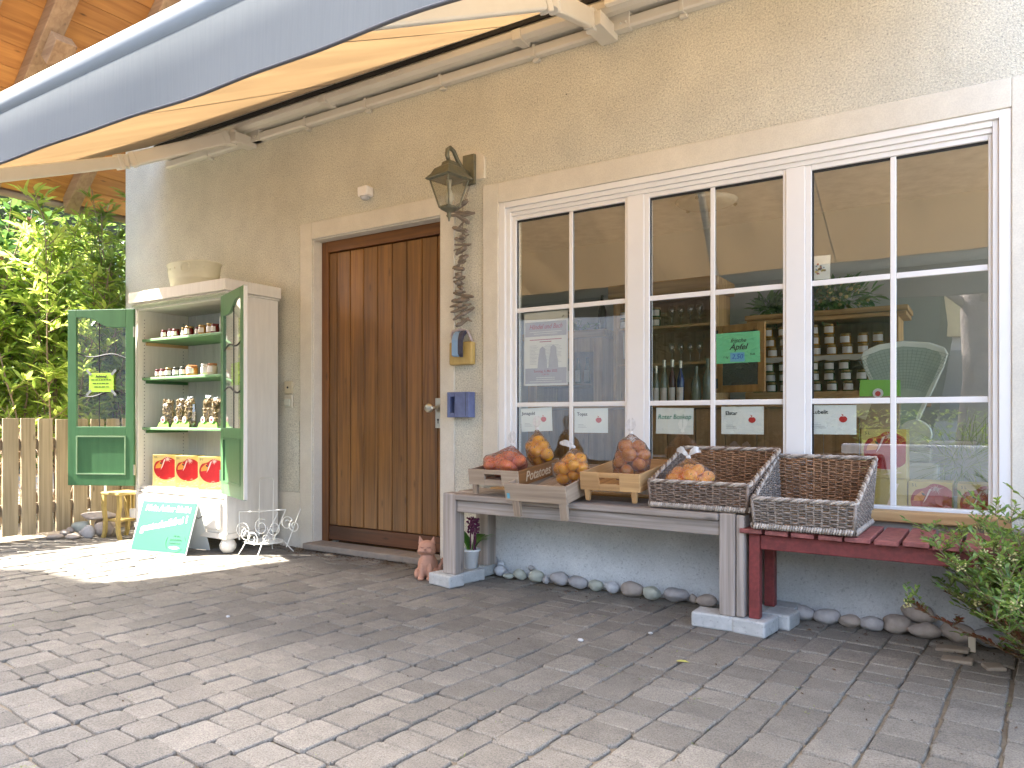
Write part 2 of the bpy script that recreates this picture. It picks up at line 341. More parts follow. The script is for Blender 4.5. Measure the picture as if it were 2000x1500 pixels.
# --- the house
house = thing('house', 'cream rendered house with brown plank door, large white shop window and wooden gable overhang', 'house')
b = B(); Y0, Y1 = 0, .26
WL, WR = -6.62, 2.6
def wal(x0, x1, z0, z1): b.bb((x0, Y0, z0), (x1, Y1, z1))
wal(WL, -4.172, -.03, 5.2); wal(-4.172, -2.98, 2.26, 5.2); wal(-2.98, -2.53, -.03, 5.2)
wal(-2.53, .085, 2.27, 5.2); wal(-2.53, .085, -.03, .44); wal(.085, WR, -.03, 5.2)
b.obj('wall', stucco, house)
rs = .95                                                  # roof slope
RX, RZ = 0.0, 4.55+.95*5.91                                # ridge
b = B(); b.prism([(WL+.05, 5.205), (WR, 5.205), (WR, 7.4), (RX, RZ-.1), (WL+1.45, 5.205)], lambda x, z: (x, .012, z), lambda x, z: (x, .25, z)).obj('gable_wall', stucco, house)
B().bb((WL, .261, -.03), (WL+.25, 7, 3.8)).bb((WL+.25, 6.75, -.03), (WR, 7, 3.8)).bb((WR-.25, 2.8, -.03), (WR, 6.75, 3.8)).bb((WR-.25, .261, 2.65), (WR, 2.8, 3.8)).obj('side_wall', stucco, house)  # right side left open, added so skylight reaches the shop
def zr(x): return 4.55+rs*(x+5.91)
V = -1.32; XE = -7.5
# soffit planks run parallel to y
b = B(); x = XE; rr = random.Random(5)
while x < RX:
    wd = .135; x2 = min(x+wd-.006, RX)
    b.add([(x, V, zr(x)), (x2, V, zr(x2)), (x2, 7.4, zr(x2)), (x, 7.4, zr(x)), (x, V, zr(x)+.022), (x2, V, zr(x2)+.022), (x2, 7.4, zr(x2)+.022), (x, 7.4, zr(x)+.022)],
          [(0,3,2,1),(4,5,6,7),(0,1,5,4),(1,2,6,5),(2,3,7,6),(3,0,4,7)]); x += wd
b.obj('soffit', soffitw, house)
tile_m = shade('red brown roof tiles', (.22, .08, .05), (.14, .06, .04), rough=.85, scale=9, bump=.5, bscale=30, bdist=.01)
b = B()
for s in (1,):
    b.add([(XE-.06, V-.04, zr(XE)-.03), (RX, V-.04, zr(RX)+.027), (RX, 7.4, zr(RX)+.027), (XE-.06, 7.4, zr(XE)-.03),
           (XE-.06, V-.04, zr(XE)+.09), (RX, V-.04, zr(RX)+.16), (RX, 7.4, zr(RX)+.16), (XE-.06, 7.4, zr(XE)+.09)], [(0,3,2,1),(4,5,6,7),(0,1,5,4),(1,2,6,5),(2,3,7,6),(3,0,4,7)])
z1 = zr(0)-.95*3.4
b2 = B().add([(0, V-.04, zr(0)+.027), (3.4, V-.04, z1), (3.4, 7.4, z1), (0, 7.4, zr(0)+.027), (0, V-.04, zr(0)+.16), (3.4, V-.04, z1+.13), (3.4, 7.4, z1+.13), (0, 7.4, zr(0)+.16)],
         [(0,3,2,1),(4,5,6,7),(0,1,5,4),(1,2,6,5),(2,3,7,6),(3,0,4,7)])
b.v = [(x, y, z+.03) if i < 4 else (x, y, z+.03) for i, (x, y, z) in enumerate(b.v)]
b.obj('roof', tile_m, house); b2.obj('roof', tile_m, house)
for yy in (-.07, -.78, -1.23, .9, 2.1, 3.3):
    xt = RX-.1; xb = XE+.03; wd = .12 if yy != -.78 else .15; dp = .15
    B().add([(xb, yy-wd/2, zr(xb)-.004), (xt, yy-wd/2, zr(xt)-.004), (xt, yy+wd/2, zr(xt)-.004), (xb, yy+wd/2, zr(xb)-.004),
             (xb+.02, yy-wd/2, zr(xb)-dp), (xt, yy-wd/2, zr(xt)-dp*1.38), (xt, yy+wd/2, zr(xt)-dp*1.38), (xb+.02, yy+wd/2, zr(xb)-dp)],
            [(0,3,2,1),(4,5,6,7),(0,1,5,4),(1,2,6,5),(2,3,7,6),(3,0,4,7)]).obj('rafter', rafterw, house, bevel=.006)
B().box((-6.2, -.78, 3.86), (.22, .16, .13), rotm(y=-.76)).obj('purlin_block', rafterw, house, bevel=.005)
gut = shade('brown gutter', (.30, .20, .13), rough=.5)
B().tube([(XE-.09, V-.05, zr(XE)-.01), (XE-.09, 7.4, zr(XE)-.01)], .045, 12).obj('gutter', gut, house, smooth=True)
# surrounds and plinth
def ring(name, x0, x1, z0, z1, wdt, p, mat, top=True, bot=False):
    b = B(); b.bb((x0-wdt, -p, z0), (x0, .004, z1+wdt)); b.bb((x1, -p, z0), (x1+wdt, .004, z1+wdt)); b.bb((x0+.0, -p, z1), (x1-.0, .004, z1+wdt)); return b
b = B(); P_ = .012
b.bb((-4.296, -P_, -.02), (-4.172, .003, 2.385)); b.bb((-2.98, -P_, -.02), (-2.867, .003, 2.385)); b.bb((-4.172, -P_, 2.262), (-2.98, .003, 2.385))
b.bb((-4.174, .003, -.02), (-4.165, .10, 2.262)).bb((-2.987, .003, -.02), (-2.978, .10, 2.262)).bb((-4.165, .003, 2.253), (-2.987, .10, 2.264))
b.obj('door_surround', plaster, house, bevel=.004)
b = B(); b.bb((-2.644, -P_, .53), (-2.53, .003, 2.395)); b.bb((.085, -P_, .53), (.20, .003, 2.395)); b.bb((-2.53, -P_, 2.27), (.085, .003, 2.395))
b.obj('window_surround', plaster, house, bevel=.004)
arch = [(-2.86+.0, 2.44), (-2.63, 2.44), (-2.63, 2.55)]+[(-2.745+.115*math.cos(a), 2.55+.085*math.sin(a)) for a in [R(t) for t in range(15, 170, 15)]]+[(-2.86, 2.55)]
B().prism(arch, lambda x, z: (x, -.016, z), lambda x, z: (x, .002, z)).obj('plaster_patch', plaster, house, bevel=.003)
B().bb((-4.86+.42, -.006, .42), (-4.31, .002, .93)).obj('plaster_patch', stucco, house)
B().bb((-2.665, -.016, -.02), (2.6, .003, .485)).obj('plinth', plinth_m, house, bevel=.003)
B().bb((-6.615, -.010, -.02), (-4.30, .003, .40)).obj('plinth', plaster, house, bevel=.003)
# nail in the wall
B().tube([(-2.06, -.001, 2.83), (-2.04, -.035, 2.815)], .003, 6).obj('nail', ink, house)
# door
door = B()
xs = [-4.098, -4.02, -3.885, -3.752, -3.618, -3.484, -3.350, -3.216, -3.082, -2.990]
for i in range(len(xs)-1):
    door.bb((xs[i]+.003, .092, .165), (xs[i+1]-.003, .125, 2.165))
dl = door.obj('door', doorwood, house, bevel=.006)
B().bb((-4.10, .112, .05), (-2.99, .128, 2.17)).obj('door_core', shade('dark joint wood', (.03, .013, .006)), dl)
B().bb((-4.098, .090, .058), (-2.99, .124, .160)).obj('bottom_rail', wood('door rail wood', (.15, .055, .02), (.07, .028, .012), 'x', gscale=42, coat=.2), dl, bevel=.004)
B().bb((-4.165, .080, .04), (-4.100, .13, 2.253)).obj('door_frame', framewood, dl, bevel=.005)
B().bb((-4.100, .080, 2.172), (-2.985, .13, 2.253)).obj('door_frame', framewoodx, dl, bevel=.005)
B().bb((-3.095, .082, .885), (-3.045, .0915, 1.085)).obj('lock_plate', steel, dl, bevel=.004)
B().tube([(-3.07, .082, 1.02), (-3.075, .035, 1.02)], .009, 10).ball((-3.10, .022, 1.018), (.038, .012, .032), 2).obj('door_handle', steel, dl, smooth=True)
B().tube([(-3.07, .0815, .94), (-3.07, .0805, .94)], .008, 12).bb((-3.073, .0803, .915), (-3.067, .0815, .94)).obj('keyhole', ink, dl)
B().bb((-4.19, -.085, .0), (-2.96, .095, .045)).obj('doorstep', shade('worn stone step', (.30, .25, .20), (.22, .19, .16), rough=.85, scale=12, bump=.4, bscale=90), house, bevel=.008)
# shop window
X0, X1, ZB, ZT = -2.53, .085, .445, 2.27
b = B(); b.bb((X0, -.004, ZB), (X0+.045, .09, ZT)).bb((X1-.045, -.004, ZB), (X1, .09, ZT)).bb((X0+.045, -.004, ZT-.035), (X1-.045, .09, ZT))
b.bb((X0+.045, .012, ZB), (X0+.075, .09, ZT-.035)).bb((X1-.068, .012, ZB), (X1-.045, .09, ZT-.035))
b.bb((X0+.075, .010, ZT-.062), (X1-.068, .09, ZT-.035)).bb((X0+.075, .022, ZT-.085), (X1-.068, .09, ZT-.062))
b.bb((X0+.075, .022, ZB), (X1-.068, .09, ZB+.05))
b.bb((-1.692, .026, ZB+.05), (-1.591, .088, ZT-.085)).bb((-.842, .026, ZB+.05), (-.751, .088, ZT-.085))
wf = b.obj('window', white_pvc, house, bevel=.003)
cols = [(-2.455, -1.692, -2.0515), (-1.591, -.842, -1.213), (-.751, .017, -.368)]
for (a, c, m) in cols:
    b = B(); b.bb((a, .032, ZB+.05), (a+.028, .084, ZT-.085)).bb((c-.015, .032, ZB+.05), (c, .084, ZT-.085)).bb((a+.028, .032, ZT-.11), (c-.015, .084, ZT-.085)).bb((a+.028, .032, ZB+.05), (c-.015, .084, ZB+.10))
    b.obj('sash', white_pvc, wf, bevel=.003)
    b = B(); b.bb((m-.0125, .040, ZB+.10), (m+.0125, .049, ZT-.11))
    for z in (1.608, 1.0325):
        b.bb((a+.028, .041, z-.0135), (m-.0127, .049, z+.0135)).bb((m+.0127, .041, z-.0135), (c-.015, .049, z+.0135))
    b.obj('glazing_bar', white_pvc, wf, bevel=.003)
    B().quad((a+.02, .0525, ZB+.09), (c-.01, .0525, ZB+.09), (c-.01, .0525, ZT-.10), (a+.02, .0525, ZT-.10)).obj('pane', win_glass, wf)
    B().bb((a+.028, .047, ZT-.122), (c-.015, .051, ZT-.11)).bb((a+.028, .047, ZB+.1), (a+.036, .051, ZT-.122)).obj('gasket', blackm, wf)
B().bb((X0, -.10, .488), (X1, -.006, .534)).obj('window_sill', pinew['x'], house, bevel=.005)
B().bb((X0+.02, -.062, .43), (X1+.4, -.017, .486)).obj('sill_board', greyw['x'], house, bevel=.004)

# --- the shop room behind the window
room = thing('shop_room', 'dim shop room with pale walls and wooden floor behind the shop window', 'room')
pal = shade('pale interior wall', (.46, .48, .45), rough=.9, scale=3, amt=.06)
B().bb((-4.4, 2.62, 0), (1.8, 2.7, 2.62)).bb((-4.5, .262, 0), (-4.4, 2.7, 2.62)).bb((1.8, .262, 0), (1.9, .45, 2.62)).bb((1.8, 2.5, 0), (1.9, 2.7, 2.62)).obj('wall', pal, room)  # gap in the right wall is added to brighten the room
B().bb((-4.4, .262, 2.62), (1.8, 2.7, 2.7)).obj('ceiling', shade('white ceiling', (.7, .7, .67), rough=.9), room)
B().bb((-4.4, .262, -.02), (1.8, 2.62, .03)).obj('floor', darkw['x'], room)
B().bb((-2.53, .262, .40), (.7, .50, .43)).obj('inner_sill', darkw['x'], room)

# ================================================================ AWNING
aw = thing('awning', 'extended awning with glowing orange cloth underside and blue grey valance over the shop front', 'awning', (-3, 0, 3.3))
AX0, AX1 = -6.0, .06
def az(y): return 3.245+.489*(y+.17)
b = B(); nx, ny = 96, 14; vs = []
for i in range(nx+1):
    x = AX0+(AX1-AX0)*i/nx
    for j in range(ny+1):
        y = -.165-2.235*j/ny
        zz = az(y)-.012*math.sin(math.pi*j/ny)+.0022*math.sin(x*2.2+j*.9)*math.sin(math.pi*j/ny)+.006*math.sin(x*3.1+j*.3)*math.sin(math.pi*j/ny)+.003*math.sin(x*11)*(j/ny)
        vs.append((x, y, zz))
fs = [(i*(ny+1)+j, i*(ny+1)+j+1, (i+1)*(ny+1)+j+1, (i+1)*(ny+1)+j) for i in range(nx) for j in range(ny)]
cl = b.add(vs, fs).obj('cloth', awn_f, aw, smooth=True)
for xs_ in (-5.15, -3.77, -2.39, -1.0):
    pts = [(xs_, -.165-2.235*j/ny, az(-.165-2.235*j/ny)-.012*math.sin(math.pi*j/ny)-.002) for j in range(ny+1)]
    B().tube(pts, .004, 4, flat=.4).obj('seam', shade('cloth seam', (.16, .12, .08)), cl)
# front bar, profile
prof = [(-2.425+.057*math.cos(R(a)), 2.154+.060*math.sin(R(a))) for a in range(0, 360, 15)]
B().prism(prof, lambda y, z: (AX0-.02, y, z), lambda y, z: (AX1+.02, y, z)).obj('front_bar', greym, aw, smooth=True)
B().bb((AX0-.035, -2.49, 2.09), (AX0-.02, -2.365, 2.22)).bb((AX1+.02, -2.49, 2.09), (AX1+.035, -2.365, 2.22)).obj('bar_cap', greym, aw, bevel=.004)
nv = 240; vs = []; tr = []
for i in range(nv+1):
    x = AX0+(AX1-AX0)*i/nv; zb = 1.925-.019*(x+3.2)+.004*math.sin(x*4.6)+.0025*math.sin(x*11+1)
    for j in range(7):
        k = j/6; yy = -2.470-.007*math.sin(x*3.9+.6*k)*k-.002*math.sin(x*10+k)*k; vs.append((x, yy+.003*(1-k), 2.114+(zb-2.114)*k))
    tr.append((x, vs[-1][1], zb-.002))
fs = [(i*7+j, i*7+j+1, (i+1)*7+j+1, (i+1)*7+j) for i in range(nv) for j in range(6)]
va = B().add(vs, fs).obj('valance', awn_v, aw, smooth=True)
B().tube(tr, .0065, 6, flat=.7).obj('piping', awn_t, va, smooth=True)
# wall cassette: roller tube, support profile, black gap
cp = [(-.004, 3.40), (-.15, 3.40), (-.168, 3.37), (-.168, 3.25), (-.15, 3.245), (-.15, 3.215), (-.165, 3.20), (-.160, 3.165), (-.13, 3.148), (-.09, 3.146), (-.075, 3.165), (-.004, 3.165)]
B().prism(cp, lambda y, z: (-5.93, y, z), lambda y, z: (.12, y, z)).obj('cassette', creamm, aw, bevel=.004)
B().bb((-5.90, -.172, 3.216), (.1, -.152, 3.240)).obj('gap_shade', blackm, aw)  # black strip stands in for the shade in the slot under the cloth
B().bb((-1.72, -.21, 3.15), (.10, -.173, 3.33)).obj('sunlit_strip', shade('sunlit cassette white', (.85, .82, .74), rough=.4, amt=.03), aw, bevel=.006)  # added panel, its white paints bright light on the cassette
for xx in (-2.3, -3.9, -5.5):
    B().bb((xx-.03, -.172, 3.142), (xx+.03, -.05, 3.205)).obj('bracket', creamm, aw, bevel=.006)
def arm(sh, el, en, rad=False):
    a = B(); sh, el, en = map(Vector, (sh, el, en))
    def seg(p, q, w_, h_):
        d = (q-p); L = d.length; t = d.normalized(); u_ = t.cross(Vector((0, 0, 1))).normalized(); v_ = u_.cross(t)
        M = Matrix((t, u_, v_)).transposed(); return M, (p+q)/2, L
    M, c, L = seg(sh, el, .05, .075); h1 = B().box(c, (L-.05, .05, .098), M).obj('arm', creamm, aw, bevel=.012)
    M2, c2, L2 = seg(el, en, .045, .06); h2 = B().box(c2, (L2-.05, .045, .084), M2).obj('arm', creamm, aw, bevel=.012)
    for M_, p, q in ((M, sh, el), (M2, el, en)):
        dd = (q-p).normalized()
        for c_ in (p+dd*.055, q-dd*.055): B().box(c_, (.04, .058, .106), M_).obj('sleeve', creamm, h1 if p == sh else h2, bevel=.006)
    B().tube([el-Vector((0, 0, .045)), el+Vector((0, 0, .045))], .032, 14).obj('elbow', creamm, aw, bevel=.004)
    B().tube([en-Vector((0, 0, .035)), en+Vector((0, 0, .035))], .025, 12).obj('wrist', creamm, aw, bevel=.003)
    b_ = B().bb((sh.x-.03, sh.y-.03, sh.z-.055), (sh.x+.07, -.005, sh.z+.02)).bb((sh.x-.0, -.06, sh.z-.02), (sh.x+.16, -.004, sh.z+.09))
    b_.tube([sh-Vector((0, 0, .07)), sh+Vector((0, 0, .05))], .03, 12)
    for q in (.02, .05): b_.tube([(sh.x+.09+q, -.075, sh.z+.01), (sh.x+.09+q, -.055, sh.z+.01)], .007, 6)
    b_.obj('arm_bracket', creamm, aw, bevel=.004)
arm((-4.86, -.17, 3.105), (-5.23, -.80, 2.80), (-4.93, -2.36, 2.14))
arm((-1.80, -.20, 3.10), (-1.66, -.88, 2.84), (-1.95, -2.36, 2.13))
# cable duct under the awning
cd = thing('cable_duct', 'long cream duct running along the wall under the awning cassette', 'cable duct', (-3, -.02, 3.13))
B().prism([(-.002, 3.085), (-.045, 3.085), (-.055, 3.095), (-.055, 3.138), (-.045, 3.145), (-.002, 3.145)], lambda y, z: (-5.92, y, z), lambda y, z: (.1, y, z)).obj('duct', creamm, cd, bevel=.003)
for xx in (-5.35, -4.2, -3.6, -2.95, -2.25, -1.35, -.6):
    B().bb((xx-.010, -.060, 3.080), (xx+.010, -.001, 3.150)).bb((xx-.02, -.03, 3.062), (xx+.02, -.001, 3.079)).obj('clip', creamm, cd, bevel=.002)

# ================================================================ WALL ITEMS
# lantern
lx, ly = -2.735, -.235
ln = thing('wall_lantern', 'aged bronze four sided lantern on bracket between door and window', 'wall lantern', (lx, 0, 2.45))
B().bb((lx-.045, -.040, 2.41), (lx+.045, -.016, 2.60)).obj('back_plate', bronze, ln, bevel=.006)
B().tube([(lx, -.04, 2.475), (lx, -.10, 2.49), (lx, -.15, 2.53), (lx, -.19, 2.575), (lx, -.225, 2.585), (lx, -.25, 2.565), (lx, -.255, 2.53), (lx, -.235, 2.50)], [.017, .015, .013, .013, .013, .013, .013, .012], 10).tube([(lx, -.04, 2.43), (lx, -.11, 2.46), (lx, -.16, 2.50), (lx, -.2, 2.505), (lx, ly, 2.50)], .011, 8).obj('arm', bronze, ln, smooth=True)
qa = R(45-6)
def sq(h, z, rot=0): return [(lx+h*math.sqrt(2)*math.cos(a+R(45)+rot), ly+h*math.sqrt(2)*math.sin(a+R(45)+rot), z) for a in (0, R(90), R(180), R(270))]
rot = R(-10)
b = B(); lv = [(.098, 2.388), (.104, 2.394), (.100, 2.400), (.078, 2.425), (.064, 2.455), (.034, 2.475), (.030, 2.495), (.014, 2.505)]
vs = [p for h, z in lv for p in sq(h, z, rot)]; fs = [(i*4+j, i*4+(j+1) % 4, (i+1)*4+(j+1) % 4, (i+1)*4+j) for i in range(len(lv)-1) for j in range(4)]+[(3,2,1,0), tuple(len(lv)*4-4+j for j in range(4))]
b.add(vs, fs).obj('lantern_roof', bronze, ln, bevel=.002)
t_, u_ = sq(.082, 2.388, rot), sq(.042, 2.222, rot)
b = B()
for j in range(4): b.tube([t_[j], u_[j]], .0055, 6); b.tube([t_[j], t_[(j+1) % 4]], .005, 6); b.tube([u_[j], u_[(j+1) % 4]], .005, 6)
b.obj('lantern_frame', bronze, ln)
for j in range(4): B().quad(t_[j], t_[(j+1) % 4], u_[(j+1) % 4], u_[j]).obj('glass_pane', lamp_glass, ln)
B().lathe([(.055, 2.220), (.052, 2.212), (.03, 2.200), (.014, 2.190), (.012, 2.178), (.018, 2.170), (.008, 2.160), (.004, 2.140), (.0, 2.135)], (lx, ly, 0), 12).obj('finial', bronze, ln, smooth=True)
B().lathe([(.012, 2.33), (.014, 2.37), (.018, 2.388)], (lx, ly, 0), 10).lathe([(.0, 2.235), (.015, 2.245), (.026, 2.27), (.024, 2.30), (.013, 2.33)], (lx, ly, 0), 12).obj('bulb', shade('frosted bulb', (.8, .78, .7), rough=.3), ln, smooth=True)
# sensor
sn = thing('motion_sensor', 'small white motion sensor on the wall above the door', 'sensor', (-3.616, 0, 2.5))
B().bb((-3.655, -.075, 2.475), (-3.565, -.002, 2.545)).obj('housing', white_pvc, sn, bevel=.012, seg=3)
B().lathe([(.0, 2.452), (.02, 2.455), (.032, 2.465), (.036, 2.476)], (-3.61, -.042, 0), 16).obj('lens', shade('milky lens', (.55, .56, .58), rough=.2), sn, smooth=True)
# bell and switch
for nm, lb, z0, z1, cc, dot in (('wall_switch', 'beige square socket plate beside the door surround, upper of two', 1.135, 1.228, (.62, .55, .38), True), ('door_bell', 'pale doorbell plate with rounded button, lower of two beside the door', 1.03, 1.127, (.66, .62, .50), False)):
    s_ = thing(nm, lb, 'switch' if dot else 'doorbell', (-4.42, 0, z0)); m_ = shade(nm+' plastic', cc, rough=.45)
    B().bb((-4.463, -.018, z0), (-4.377, -.002, z1)).obj('plate', m_, s_, bevel=.006)
    if dot: B().tube([(-4.42, -.019, (z0+z1)/2), (-4.42, -.0245, (z0+z1)/2)], .008, 12).obj('button', ink, s_)
    else: B().bb((-4.452, -.034, z0+.012), (-4.388, -.0185, z1-.03)).obj('button', shade('bell button', (.55, .57, .48), rough=.3), s_, bevel=.008, seg=3)
# driftwood garland
gx = -2.785
gl = thing('driftwood_garland', 'vertical string of short grey driftwood sticks hanging under the lantern', 'garland', (gx, 0, 2.4))
drift = shade('grey driftwood', (.28, .235, .19), (.15, .125, .10), rough=.9, scale=60, bump=.6, bscale=200, stretch=(.3, 1, 1))
rr = random.Random(11)
B().tube([(gx+.05, -.02, 2.42), (gx+.01, -.04, 2.31), (gx, -.045, 1.54)], .0015, 4).tube([(gx+.06, -.02, 2.43), (gx+.02, -.04, 2.30)], .0015, 4).obj('string', shade('brown string', (.12, .07, .04)), gl)
z = 2.285; i = 0
while z > 1.545:
    big = rr.random(); L = rr.uniform(.028, .068) if 1.74 < z < 2.2 else rr.uniform(.045, .095)
    th = rr.uniform(-.8, .8); yo = rr.uniform(-.02, .02); rad = rr.choice([.005, .007, .009, .013, .016]); az_ = rr.uniform(-.35, .35)
    off = rr.uniform(-.02, .02); pts = []; rs_ = []
    for k in range(6):
        t = k/5*2-1; pts.append((gx+off+L*t*math.cos(th), -.045+yo*t+rr.uniform(-.004, .004)+L*t*az_*.6, z+L*t*math.sin(th)*.6+rr.uniform(-.004, .004))); rs_.append(rad*(.55 if abs(t) == 1 else rr.uniform(.8, 1.15)))
    st = B().tube(pts, rs_, 6)
    if rr.random() < .3: st.ball((gx+off, -.05, z), (.028, .02, .018), 1)
    if rr.random() < .35: st.tube([pts[2], (pts[2][0]+.03, pts[2][1]-.015, pts[2][2]+.02)], [.006, .003], 5)
    st.obj('stick', drift, gl); z -= rad*1.7+rr.uniform(.005, .013); i += 1
# ceramic wall ornaments
o1 = thing('ceramic_ornament', 'yellow ceramic block with blue waterfall shape on wall beside the door', 'wall ornament', (-2.775, 0, 1.29))
och = shade('ochre glaze', (.50, .36, .12), (.42, .29, .09), rough=.4, scale=25, stretch=(1, 1, .2)); blu = shade('blue grey glaze', (.13, .17, .33), (.10, .12, .24), rough=.35, scale=18)
B().bb((-2.875, -.055, 1.285), (-2.700, -.006, 1.43)).obj('block', och, o1, bevel=.01)
wp = [(-.03, 1.50), (-.055, 1.495), (-.08, 1.475), (-.092, 1.44), (-.094, 1.38), (-.092, 1.345)]
B().prism([(-2.85, 0), (-2.79, 0)], lambda x, z: (x, 0, 0), lambda x, z: (x, 0, 0))
vs = []; 
for (y, z) in wp: vs += [(-2.825, y, z), (-2.775, y, z-.004), (-2.775, y+.012, z-.014), (-2.825, y+.012, z-.01)]
fs = [(i*4+j, i*4+(j+1) % 4, (i+1)*4+(j+1) % 4, (i+1)*4+j) for i in range(5) for j in range(4)]+[(3,2,1,0),(20,21,22,23)]
B().add(vs, fs).obj('water_spout', shade('sky blue glaze', (.25, .42, .66), rough=.3), o1, bevel=.003)
vs = []
for (y, z) in wp: vs += [(-2.773, y-.004, z+.004), (-2.750, y, z+.002), (-2.750, y+.02, z-.014), (-2.773, y+.02, z-.014)]
B().add(vs, fs).obj('spout_edge', shade('dark slate glaze', (.05, .05, .08), rough=.4, scale=40, bump=.6, bscale=150), o1)
B().tube([(-2.87, -.012, 1.435), (-2.87, -.03, 1.475), (-2.86, -.035, 1.50), (-2.80, -.03, 1.508), (-2.745, -.03, 1.495), (-2.725, -.012, 1.43)], .009, 8).obj('rim', shade('pale clay rim', (.5, .42, .42), rough=.6), o1, smooth=True)
o2 = thing('ceramic_ornament', 'square slate blue ceramic block with small recessed niche beside the door knob', 'wall ornament', (-2.79, 0, .95))
b = B(); x0, x1, z0, z1 = -2.875, -2.705, .955, 1.115
n0, n1, q0, q1 = -2.855, -2.815, .985, 1.085
for a, c in (((x0, -.075, z0), (n0, -.006, z1)), ((n1, -.075, z0), (x1, -.006, z1)), ((n0, -.075, z0), (n1, -.006, q0)), ((n0, -.075, q1), (n1, -.006, z1)), ((n0, -.03, q0), (n1, -.006, q1))): b.bb(a, c)
b.obj('block', blu, o2, bevel=.004); B().tube([(-2.728, -.077, .965), (-2.728, -.077, 1.11)], .0012, 4).obj('groove', ink, o2)

# ================================================================ WINDOW PAPERS
YP = .058
def sheet(name, label, cat, x0, x1, z0, z1, mat, tilt=0, group=None, th=.002):
    t = thing(name, label, cat, ((x0+x1)/2, YP, z0), 0, group)
    B().box(((x0+x1)/2, YP, (z0+z1)/2), (x1-x0, th, z1-z0), rotm(y=tilt)).obj('paper', mat, t); return t
YF = YP-.0018
def bars(t, rows, mat, h=.0025, name='small_print'):
    b = B()
    for x0, x1, z in rows: b.bb((x0, YF-.0004, z-h/2), (x1, YF+.0006, z+h/2))
    b.obj(name, mat, t)
def applelogo(t, cx, cz, s, mat=applered):
    pts = [(cx+s*math.cos(a)*(1+.08*math.cos(2*a)), cz+s*.95*math.sin(a)-(.18*s if abs(math.cos(a)) < .3 and math.sin(a) > 0 else 0)) for a in [R(k) for k in range(0, 360, 15)]]
    B().prism(pts, lambda x, z: (x, YF-.0006, z), lambda x, z: (x, YF+.0006, z)).prism([(cx-.1*s, cz+.8*s), (cx-.5*s, cz+1.5*s), (cx+.1*s, cz+1.2*s)], lambda x, z: (x, YF-.0006, z), lambda x, z: (x, YF+.0006, z)).obj('apple_logo', mat, t)
cards = [('Jonagold', -2.404, 1.013, -.04), ('Topaz', -2.038, 1.008, 0), ('Elstar', -1.172, 1.010, 0), ('Rubelit', -.742, 1.014, 0)]
for nm, x0, zt, tl in cards:
    t = sheet('apple_card', 'white card reading %s with small red apple in the bottom row of panes' % nm, 'card', x0, x0+.216, zt-.142, zt, paper, tl, 'apple variety cards in the window')
    text(nm, .027, (x0+.052, YF, zt-.034), ink, t, off=.0004)
    bars(t, [(x0+.025, x0+.06, zt-.095), (x0+.025, x0+.075, zt-.103), (x0+.025, x0+.08, zt-.111)], greypale)
    applelogo(t, x0+.158, zt-.068, .017)
t = sheet('handwritten_card', 'white card handwritten in green reading Roter Boskop', 'card', -1.532, -1.322, .865, 1.006, paper, .015)
text('Roter Boskop', .036, (-1.428, YF, .957), inkgreen, t, shear=.15, sx=.92)
pg = shade('mint green paper', (.16, .52, .27), rough=.6, amt=.04)
t = sheet('price_sign', 'mint green price sign for fresh apples on the middle pane', 'sign', -1.199, -.975, 1.236, 1.394, pg, -.012)
text('frische', .030, (-1.085, YF, 1.352), ink, t, shear=.35); text('Äpfel', .042, (-1.085, YF, 1.318), ink, t, shear=.35, off=.0006)
B().bb((-1.125, YF-.0008, 1.243), (-1.052, YF+.0004, 1.290)).obj('price_sticker', shade('blue sticker', (.16, .42, .60), rough=.5), t)
text('2,50', .034, (-1.089, YF-.0012, 1.268), shade('blue ink', (.03, .10, .45)), t, shear=.2); text('1 kg', .017, (-1.150, YF, 1.268), ink, t, shear=.3); text('EUR', .015, (-1.012, YF, 1.278), ink, t, shear=.2)
t = sheet('picture_card', 'small cream card with gnome like flower drawing above the price sign', 'card', -.737, -.642, 1.627, 1.742, shade('cream card', (.72, .70, .62)), .02)
rr = random.Random(4)
for k, cc in enumerate([(.45, .3, .1), (.6, .42, .08), (.2, .25, .3), (.4, .12, .08)]):
    b = B()
    for _ in range(7):
        a, q = rr.uniform(0, 6.3), rr.uniform(0, .025); b.tube([(-.69+q*1.3*math.cos(a), YF, 1.678+q*math.sin(a)), (-.69+q*1.3*math.cos(a), YF-.001, 1.678+q*math.sin(a))], rr.uniform(.003, .006), 7)
    b.obj('drawing', shade('drawing tone %d' % k, cc), t)
# poster
pw = shade('poster paper', (.62, .62, .58), rough=.4, amt=.03)
x0, x1, z0, z1 = -2.383, -2.082, 1.147, 1.588
t = sheet('poster', 'grey and white Händel und Bach concert poster in the left pane', 'poster', x0, x1, z0, z1, pw)
B().bb((x0+.008, YF-.0003, z1-.145), (x1-.008, YF+.0006, z1-.058)).bb((x0+.008, YF-.0003, z0+.012), (x1-.008, YF+.0006, z0+.105)).obj('grey_band', inkgrey, t)
text('Händel und Bach', .040, ((x0+x1)/2, YF-.0006, z1-.088), inkred, t, shear=.35, off=.0008, sx=.83)
text('Sonntag, 4. Mai 2025', .021, ((x0+x1)/2, YF-.0006, z0+.086), inkred, t, off=.0003, sx=.92); text('17.00 Uhr', .013, ((x0+x1)/2, YF-.0006, z0+.066), inkred, t)
bars(t, [(x0+.04, x1-.04, z1-.118), (x0+.07, x1-.07, z1-.130), (x0+.085, x1-.085, z0+.048), (x0+.085, x1-.085, z0+.036), (x0+.04, x1-.04, z0+.024)], pw, .003)
bars(t, [(x0+.04, x1-.04, z1-.165), (x0+.11, x1-.11, z1-.178)], inkred, .005)
rows = []
